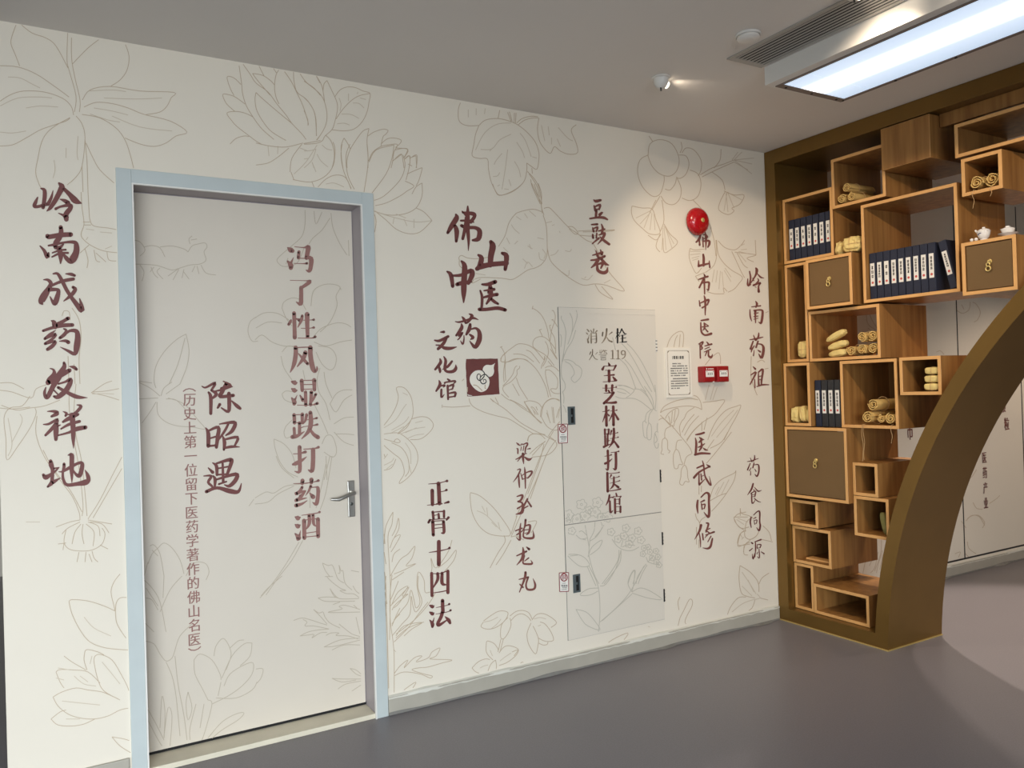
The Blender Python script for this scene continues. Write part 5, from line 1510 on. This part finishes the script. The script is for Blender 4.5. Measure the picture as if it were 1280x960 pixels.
phrase('wall_lettering', 'dark red brush lettering 佛山市中医院 running down from the fire bell to the call points', [
    (860, 285, 11.3, '''180 80 14 160 150 26 115 200 16;160 170 16 165 240 20;215 100 10 245 95 20 275 130 14 215 155 10;240 40 8 255 150 22 250 310 6;210 130 14 215 265 14;205 190 10 295 180 22 300 230 24 280 270 14;215 375 20 222 430 26 220 530 24;150 460 10 150 540 22;150 535 24 300 500 18;300 465 10 308 555 18;225 650 10 240 680 20;150 725 10 200 710 18 280 685 20;230 700 20 160 840 18;190 780 10 290 765 20 295 820 20 285 880 16 265 860 6;230 720 20 235 930 14'''),
    (860, 365, 10.67, '''215 50 10 230 120 22 230 305 10;150 115 10 160 185 16;160 150 10 265 105 22 275 125 18 255 170 14;190 210 16 265 165 10;175 380 14 270 365 20;170 410 14 180 530 18 230 575 18 310 555 24;215 415 14 275 450 6;190 465 10 270 455 12;220 420 16 220 480 18 200 510 10;230 490 12 265 530 14;
140 695 8 200 665 18 175 720 12;175 720 12 190 750 16 170 770 8;160 690 12 165 880 14;250 665 8 270 690 16;225 720 10 315 695 18;225 760 8 285 735 10;215 800 8 300 765 12;255 785 14 230 850 10;275 790 14 275 850 18 310 870 22 328 830 6'''),
], 'ink4')
CENTRES['dark red brush lettering 岭南药祖 at the wall end, nearest the bronze jamb, upper one'] = [('岭', 944, 350), ('南', 946, 390), ('药', 946, 432), ('祖', 949, 470)]
phrase('wall_lettering', 'dark red brush lettering 岭南药祖 at the wall end, nearest the bronze jamb, upper one', [
    (925, 330, 11.3, '''135 105 14 150 200 18 130 300 16;110 210 10 110 300 20 150 290 12;180 200 10 195 235 12;225 60 18 238 90 30 215 170 18 120 315 8;245 135 8 290 185 18 338 198 6;250 205 8 260 240 16 200 300 10;190 300 20 290 265 18 262 310 16 265 390 26;210 320 6 230 330 6;220 525 8 240 565 24 225 610 14;165 605 10 290 590 14;140 645 10 145 740 16 165 805 8;195 655 12 300 650 18 320 690 24 300 830 24 265 820 8;215 660 26 220 830 10;200 700 10 255 690 12;195 745 10 255 735 10;195 780 8 255 765 8'''),
    (925, 405, 10.67, '''130 210 8 220 195 16 305 175 10;180 150 8 205 215 16;250 120 10 245 170 18 215 220 10;175 230 14 140 330 20;190 290 10 160 340 14 150 375 8;190 350 6 180 420 12;240 230 16 215 310 18;235 265 10 290 275 16 315 330 26 290 450 26 250 400 8;240 350 10 270 370 18;175 570 8 205 600 18;145 680 10 215 645 18 135 805 12;195 740 10 200 850 12;245 640 10 250 810 18;250 640 14 305 605 20 290 740 18 285 800 14;255 700 10 295 690 8;255 745 10 290 740 8;225 835 10 300 810 16 385 810 8'''),
], 'ink4')
CENTRES['dark red brush lettering 医武同修 on the wall below the call points'] = [('医', 877, 555), ('武', 878, 591), ('同', 879, 631), ('修', 880, 672)]
phrase('wall_lettering', 'dark red brush lettering 医武同修 on the wall below the call points', [
    (860, 535, 12, '''115 100 14 180 90 22 240 70 22;110 150 10 125 230 24 115 400 24;105 400 24 200 380 26 330 385 18;170 140 10 205 175 30 165 215 16;200 165 20 240 175 8;150 290 10 200 270 20 250 235 10;200 210 16 205 280 24 170 340 14;230 300 10 260 325 20 300 335 6;135 600 16 215 565 20;90 745 26 170 660 22 320 580 16;215 490 8 235 560 18 250 700 16 290 790 22 345 860 18 320 725 4;280 550 10 325 580 24;165 690 14 165 840 18;195 690 14 205 780 16;205 725 8 235 710 8;170 850 22 250 770 8'''),
    (860, 610, 11.3, '''138 175 18 130 260 24 140 355 10;185 130 14 250 70 18 295 90 26 295 200 22 300 340 26 285 410 26 225 340 6;180 200 12 230 175 18;190 220 12 200 300 14;195 240 10 240 230 14 230 290 12;200 295 8 230 290 8;185 525 26 160 610 22 95 725 6;160 640 10 175 740 14 178 835 8;205 645 14 215 730 16;260 495 14 290 510 20 255 620 16;250 600 12 310 570 12;250 665 10 370 620 18;260 600 10 310 640 16 350 620 10;300 640 12 240 700 8;325 680 12 280 760 10;345 715 16 320 820 24 280 855 20 210 845 6'''),
], 'ink4')
CENTRES['very dark brush lettering 药食同源 at the wall end beside the bronze jamb, lower one'] = [('药', 942, 581), ('食', 943, 616), ('同', 944, 651), ('源', 946, 687)]
phrase('wall_lettering', 'very dark brush lettering 药食同源 at the wall end beside the bronze jamb, lower one', [
    (925, 565, 13.7, '''125 165 8 200 150 16 315 110 10;175 100 8 205 165 18;250 60 14 250 110 20 230 165 10;175 195 14 130 305 22;190 270 10 160 320 14;185 330 8 180 395 14;240 190 18 220 270 18;250 220 12 310 215 18 325 270 24 320 350 22 290 415 24 255 380 8;255 295 12 275 330 16;225 545 24 195 640 26 130 735 8;245 600 8 310 670 20 370 655 6;235 640 10 245 675 16;180 715 12 265 670 18 255 760 18;195 740 10 260 720 8;195 770 8 260 755 8;200 700 16 210 880 20 270 810 6;245 790 12 300 840 14 355 858 8'''),
    (925, 630, 12.8, '''178 210 18 165 290 22 180 375 12;220 175 12 280 120 16 315 130 22 315 280 20 325 350 24 305 425 24 265 375 6;215 235 10 255 215 14;225 260 10 235 325 12;230 265 8 270 255 14 262 310 12;235 320 8 265 312 8;180 615 14 200 630 24;150 750 14 200 710 12;195 800 8 210 880 20 235 790 8;240 605 14 335 570 22;245 605 14 250 700 18 240 850 10;275 650 10 275 710 14;275 650 10 335 650 18 320 700 14;280 705 8 320 700 8;305 720 12 310 860 16 275 840 6;285 770 10 270 800 10;340 765 10 385 795 20'''),
], 'ink')
CENTRES['reddish brush lettering 梁仲弘抱龙丸 on the wall just left of the cabinet'] = [('梁', 654, 565), ('仲', 654, 599), ('弘', 656, 631), ('抱', 656, 662), ('龙', 656, 694), ('丸', 659, 728)]
phrase('wall_lettering', 'reddish brush lettering 梁仲弘抱龙丸 on the wall just left of the cabinet', [
    (640, 545, 13.7, '''75 115 8 105 140 22 130 160 14;80 215 10 100 225 18 100 300 16;150 170 8 160 140 14 195 140 10;185 150 10 255 120 20 265 150 20 235 200 20 225 280 16;205 170 12 190 250 10;160 190 10 150 250 10;260 225 8 310 215 18;170 305 10 245 300 14;65 400 12 130 370 20 200 320 30;185 300 26 190 390 28 200 475 10;165 350 14 95 435 10;215 360 14 285 405 36 345 375 6;90 580 10 145 570 18 100 680 20 20 790 6;115 660 14 120 780 24 128 880 14;215 535 10 225 640 24 230 895 14;150 640 10 180 740 18;165 680 10 260 620 16 340 605 24 325 660 22 270 720 18;185 740 12 285 705 8'''),
    (580, 600, 8, '''530 165 8 585 152 16 570 200 16 540 215 10;540 215 12 585 235 14 580 320 24 520 342 6;535 285 12 585 255 8;635 190 14 590 280 12 640 260 8;640 215 12 672 265 14'''),
    (640, 640, 9.14, '''100 130 8 90 220 18 90 320 16 50 290 6;40 215 10 115 185 12;55 260 12 120 215 10;155 90 18 145 170 14 115 220 6;150 160 10 205 150 18 195 230 18 165 260 8;150 205 8 185 200 8;140 200 10 130 280 14 180 300 18 245 290 20 240 215 4;145 245 6 185 235 8;55 500 10 165 450 16;125 405 8 130 470 24 110 540 20 55 605 6;145 500 8 125 580 14 170 595 16 230 590 16 215 550 4;190 525 12 145 560 8;165 400 8 195 425 22;155 690 20 145 760 20 85 915 8;80 770 8 185 745 16;185 745 16 160 830 14 180 885 18 250 880 18 265 830 18 240 760 4;90 825 10 125 860 16'''),
], 'ink4')
# on the cabinet door
phrase('serif_lettering', 'dark red lettering 宝芝林跌打医馆', [
    (740, 445, 8.72, '''180 75 10 190 100 24;115 145 26 130 115 14;130 110 6 250 108 8;260 105 20 235 155 12;145 155 5 230 155 6;185 160 26 188 275 28;130 215 5 240 205 18;120 282 5 230 275 8 265 265 20;230 230 14 250 255 26;115 350 5 190 350 6 250 342 6 265 338 16;155 320 24 155 380 22;222 320 24 218 380 22;180 375 16 190 395 18;130 405 5 240 400 14;235 400 24 190 460 26 130 515 24;150 510 14 220 510 20 260 505 26;155 552 24 158 758 26;115 608 5 155 600 8;185 590 14 160 605 6;150 630 20 115 720 6;175 635 10 185 650 18;232 552 26 235 752 26;200 600 5 250 595 6 270 590 14;225 630 18 185 710 6;245 620 14 285 690 24;140 800 20 142 855 20;182 800 20 182 850 18;140 803 6 182 800 6;142 850 6 182 848 6;170 850 18 172 930 18;212 815 18 200 860 8;238 792 22 240 860 24 230 940 22;205 850 5 265 840 6 278 835 14;200 900 5 270 890 6 285 885 14'''),
    (740, 545, 9.14, '''150 0 20 152 110 20;135 125 24 215 90 6;245 20 24 230 80 22 190 135 6;255 60 16 300 125 26;175 30 18 178 100 18;180 60 6 205 50 6;180 168 24 185 290 24 180 385 20 155 372 6;145 232 6 200 222 8 220 215 16;150 315 24 190 295 20 230 260 6;215 190 6 285 180 8 305 175 16;272 195 26 275 300 26 268 380 24 240 370 6;175 422 24 180 632 26;180 430 6 290 420 8 310 415 14;220 445 18 205 480 6;215 490 5 290 470 7 310 462 14;205 540 5 295 518 7 315 510 14;250 470 18 245 560 22 205 610 6;255 550 14 300 585 26;180 630 8 260 620 10 325 605 18;200 675 18 190 730 20 160 790 8;190 705 8 235 700 12;205 745 18 210 870 22 240 850 6;275 655 14 282 680 18;240 705 12 250 690 10;250 695 6 320 690 8;330 690 14 318 710 8;262 720 22 265 880 22;262 725 6 315 722 6;315 720 18 315 780 16;265 775 6 315 772 6;265 810 6 330 806 6;325 805 20 325 870 20;265 865 6 325 860 6'''),
], 'ink', CABY - .001, upper)
# on the door leaf
DY = LEAF_Y - .0011
phrase('serif_lettering', 'faded red serif lettering 冯了性风湿跌打药酒', [
    (350, 300, 7.384, '''70 70 10 95 90 44 115 100 36;70 195 14 98 230 44 100 258 36;100 215 24 125 160 4;135 62 6 220 70 12 260 65 40 255 110 40 245 165 36;175 110 28 170 165 28;170 168 8 240 170 8;235 165 14 285 170 40 285 240 36 270 285 32 240 278 8;130 215 6 210 218 8 250 215 22;95 372 6 240 376 8 275 385 34 200 440 26;195 440 34 195 520 36 190 590 36 150 572 8;130 675 34 134 800 34 136 900 36;80 780 24 98 750 24 102 735 10;148 725 10 180 740 30;205 700 24 195 745 26 165 805 8;250 685 40 252 800 36 255 895 30;215 740 6 290 738 8 312 735 22;195 815 6 260 815 8 290 812 8 312 808 22;165 905 6 290 905 10 325 893 24'''),
    (350, 425, 7.384, '''145 70 36 145 130 38 130 220 36 95 298 8;145 70 10 280 65 10;280 70 40 282 150 40 300 250 44 320 290 30 342 270 20 340 245 8;235 115 36 215 170 34 160 245 10;170 125 8 210 170 26 255 220 26;110 385 20 140 395 42 155 395 14;108 450 14 135 465 42 155 465 14;108 535 14 132 570 40 130 590 30;140 550 20 158 508 4;200 375 34 205 465 30;315 370 36 318 460 30;200 375 8 315 370 8;205 412 8 315 410 8;205 455 8 315 452 8;235 480 28 238 600 30;290 480 30 282 600 26;185 510 10 210 555 30;330 500 24 300 560 18 270 590 10;160 602 6 290 600 8 345 585 26;130 690 30 134 765 30;205 685 30 205 765 26;130 690 8 205 688 8;135 765 8 205 760 8;180 765 28 180 870 28;182 815 8 220 800 8;130 815 26 135 890 26;115 895 36 160 885 30 225 845 6;245 690 26 235 740 22 215 775 6;280 670 34 285 760 40 265 840 34 200 912 8;230 740 6 300 730 10 340 720 20;215 800 6 300 790 10 345 780 20;275 820 20 310 870 30 350 898 36'''),
    (350, 550, 7.384, '''180 65 34 182 170 34 180 290 30 135 288 6;125 128 8 180 125 10 235 110 26;120 225 20 150 215 36 205 185 24 245 155 6;220 85 8 320 78 12 355 66 24;305 90 38 305 190 38 295 285 36 260 275 8;125 402 6 230 400 10 320 385 8 355 375 24;208 375 36 205 400 30;290 365 36 290 395 28;205 435 24 180 475 26 140 490 14;150 495 30 235 470 14 185 520 24;145 560 24 190 530 26 240 470 6;150 555 30 245 535 8;148 605 34 200 590 22 250 560 6;285 425 24 265 470 18 235 515 4;275 440 8 330 435 12 350 445 30 350 520 32 335 590 34 300 575 6;275 490 10 305 525 40;140 710 10 165 720 44 185 715 14;140 780 10 165 795 44 185 785 12;140 865 12 170 900 44 165 915 30;180 880 20 190 835 4;200 695 6 310 680 10 350 672 10 365 665 22;222 745 36 225 905 34;350 730 34 352 890 34;222 740 8 350 725 8;270 695 30 270 770 30 245 820 10;305 690 26 310 770 26 330 795 10;240 860 8 345 845 8;240 895 8 340 885 8'''),
], 'ink2', DY, door)
phrase('brush_lettering', 'dark red brush lettering 陈昭遇', [
    (240, 470, 6.4, '''80 82 8 110 92 14 185 55 20 155 115 16;155 115 14 195 145 26 155 185 12;132 130 14 150 170 26 150 300 22;250 42 8 310 78 22 235 100 20;190 120 10 240 110 16 325 85 6;275 60 26 240 130 28 225 165 24 330 155 24;295 140 26 298 220 28 290 285 22 235 255 10;222 228 22 205 255 14;318 200 10 360 240 26 385 260 20;110 415 8 130 460 28 130 560 26;130 440 14 210 410 24 205 490 28 195 570 22;140 500 12 190 485 14;135 560 16 195 555 14;220 385 8 280 375 18 345 375 26 320 440 26 270 475 10;290 385 16 255 450 18 180 555 6;245 480 10 260 530 26 255 590 16;255 510 14 365 490 22 340 560 14;265 575 16 320 565 20 380 568 6;
130 735 8 165 770 24;95 800 8 155 800 18 130 850 20 165 890 16 130 920 20;115 925 24 200 895 22 300 920 34 370 925 24 395 860 6;165 695 8 195 720 24 200 790 20;195 700 14 300 670 26 315 690 28 280 790 20;205 740 12 290 725 12;200 790 14 280 785 12;170 800 12 185 830 24 180 900 12;190 830 14 350 785 26 350 830 30 300 880 24 260 870 8;245 700 16 250 850 20;215 865 14 275 845 12'''),
], 'ink', DY, door)


def font_column(name, txt, p0, p1, Y, m, parent, em_px, dil=.02, sx=1.0, label=None, cat=None):
    "printed column of text between two photo points on the plane y = Y"
    n = len(txt)
    V, F = [], []
    t = thing(name, W(p1[0], p1[1] + em_px / 2, WALL_Y), label, cat) if cat and n > 1 else None
    for i, ch in enumerate(txt):
        u = i / (n - 1) if n > 1 else 0
        px, py = p0[0] + (p1[0] - p0[0]) * u, p0[1] + (p1[1] - p0[1]) * u
        c = W(px, py, Y - i % 2 * 1e-5)
        size = (W(px, py - em_px / 2, Y) - W(px, py + em_px / 2, Y)).length
        if ch in '()':
            ch = {'(': '︵', ')': '︶'}[ch]
        v, f = put_text(ch, c, (1, 0, 0), (0, 0, 1), size, True, 1, 0, dil, sx)
        h = len(v) // 2
        for q in range(h, len(v)):
            v[q] = v[q] + Vector((0, -4e-6, 0))
        k = len(V)
        V += v
        F += [tuple(k + q for q in fc) for fc in f]
        if t:
            mesh('character', V, F, M[m], t)['label'] = 'the character ' + ch
            V, F = [], []
    if t:
        return t
    o = mesh(name, V, F, M[m], parent)
    if cat:
        tag(o, label, cat)
    elif label:
        o['label'] = label
    return o


font_column('caption_lettering', '(历史上第一位留下医药学著作的佛山名医)', (236.5, 482), (243.5, 817), DY, 'ink2', door, 17.2, .012, .92, 'narrow column of small red characters')
HY = CABY - .001
phrase('hydrant_lettering', 'worn brown lettering 消火 of a fire hydrant sign', [(725, 400, 16, '''140 185 16 175 225 30;125 255 14 150 280 26;150 380 20 165 450 36;165 380 24 185 290 8;275 180 22 270 260 20;215 205 16 240 245 24;340 215 28 305 250 14;222 270 26 225 460 26;222 265 8 330 262 10;325 265 24 328 440 26 290 455 8;240 325 8 325 320 8;240 385 8 325 380 8;
535 180 34 520 320 34 470 420 24 430 465 10;455 250 30 445 330 26 462 240 10;640 245 26 580 290 10;540 350 16 580 410 28 640 435 30''')], 'ink3', HY, upper, 1)
phrase('hydrant_lettering', 'dark lettering 栓 of a fire hydrant sign', [(725, 400, 16, '''752 180 36 752 455 32;722 260 10 790 250 12;750 280 20 712 370 8;770 300 14 795 330 16;835 180 30 800 260 18 770 310 8;840 190 20 890 270 26 930 275 14;800 308 7 900 300 12;850 310 34 850 440 34;810 375 7 915 355 16;785 448 9 930 435 24''')], 'print', HY, upper, 1)
phrase('hydrant_lettering', 'worn brown lettering 火警 119', [(725, 400, 16, '''250 590 20 245 690 20 185 800 12;215 640 22 195 690 18;345 650 16 310 690 8;255 700 12 300 770 16 350 790 16;385 645 10 445 640 10;400 660 10 430 658 10;400 600 9 400 630 9;435 595 9 435 630 9;470 600 14 450 640 8;460 620 10 540 610 12;500 600 12 480 660 10;490 630 10 540 665 12;380 692 10 540 682 12;410 720 10 520 712 10;410 745 10 520 738 10;420 770 10 420 800 10;420 770 10 510 765 10 510 800 10;420 800 10 510 797 10;
620 622 8 655 610 16;655 610 26 655 775 26;612 778 9 695 778 9;728 622 8 763 610 16;763 610 28 763 775 28;720 778 10 803 778 10;870 610 14 835 625 22 828 665 26 850 695 18 890 680 14;870 610 14 900 635 26 905 690 26 885 750 20 835 778 10''')], 'ink3', HY, upper, 1)
# beyond the gate
font_column('panel_lettering', '医药产业', (1230.5, 572), (1232.5, 629), WALL_Y - .0016, 'ink', None, 15.5, .05, .6, 'dark red lettering seen through the arch, ending in 药产业, lower right', 'lettering')
font_column('panel_lettering', '颗粒', (1254, 508), (1258.5, 530), WALL_Y - .0016, 'ink4', None, 17, .04, .64, 'dark red lettering ending in 粒, highest one seen through the arch', 'lettering')
font_column('panel_lettering', '市', (1137.5, 539), (1137.5, 539), WALL_Y - .0016, 'ink', None, 24, .02, .55, 'lettering half hidden behind the small box, left of the arch', 'lettering')
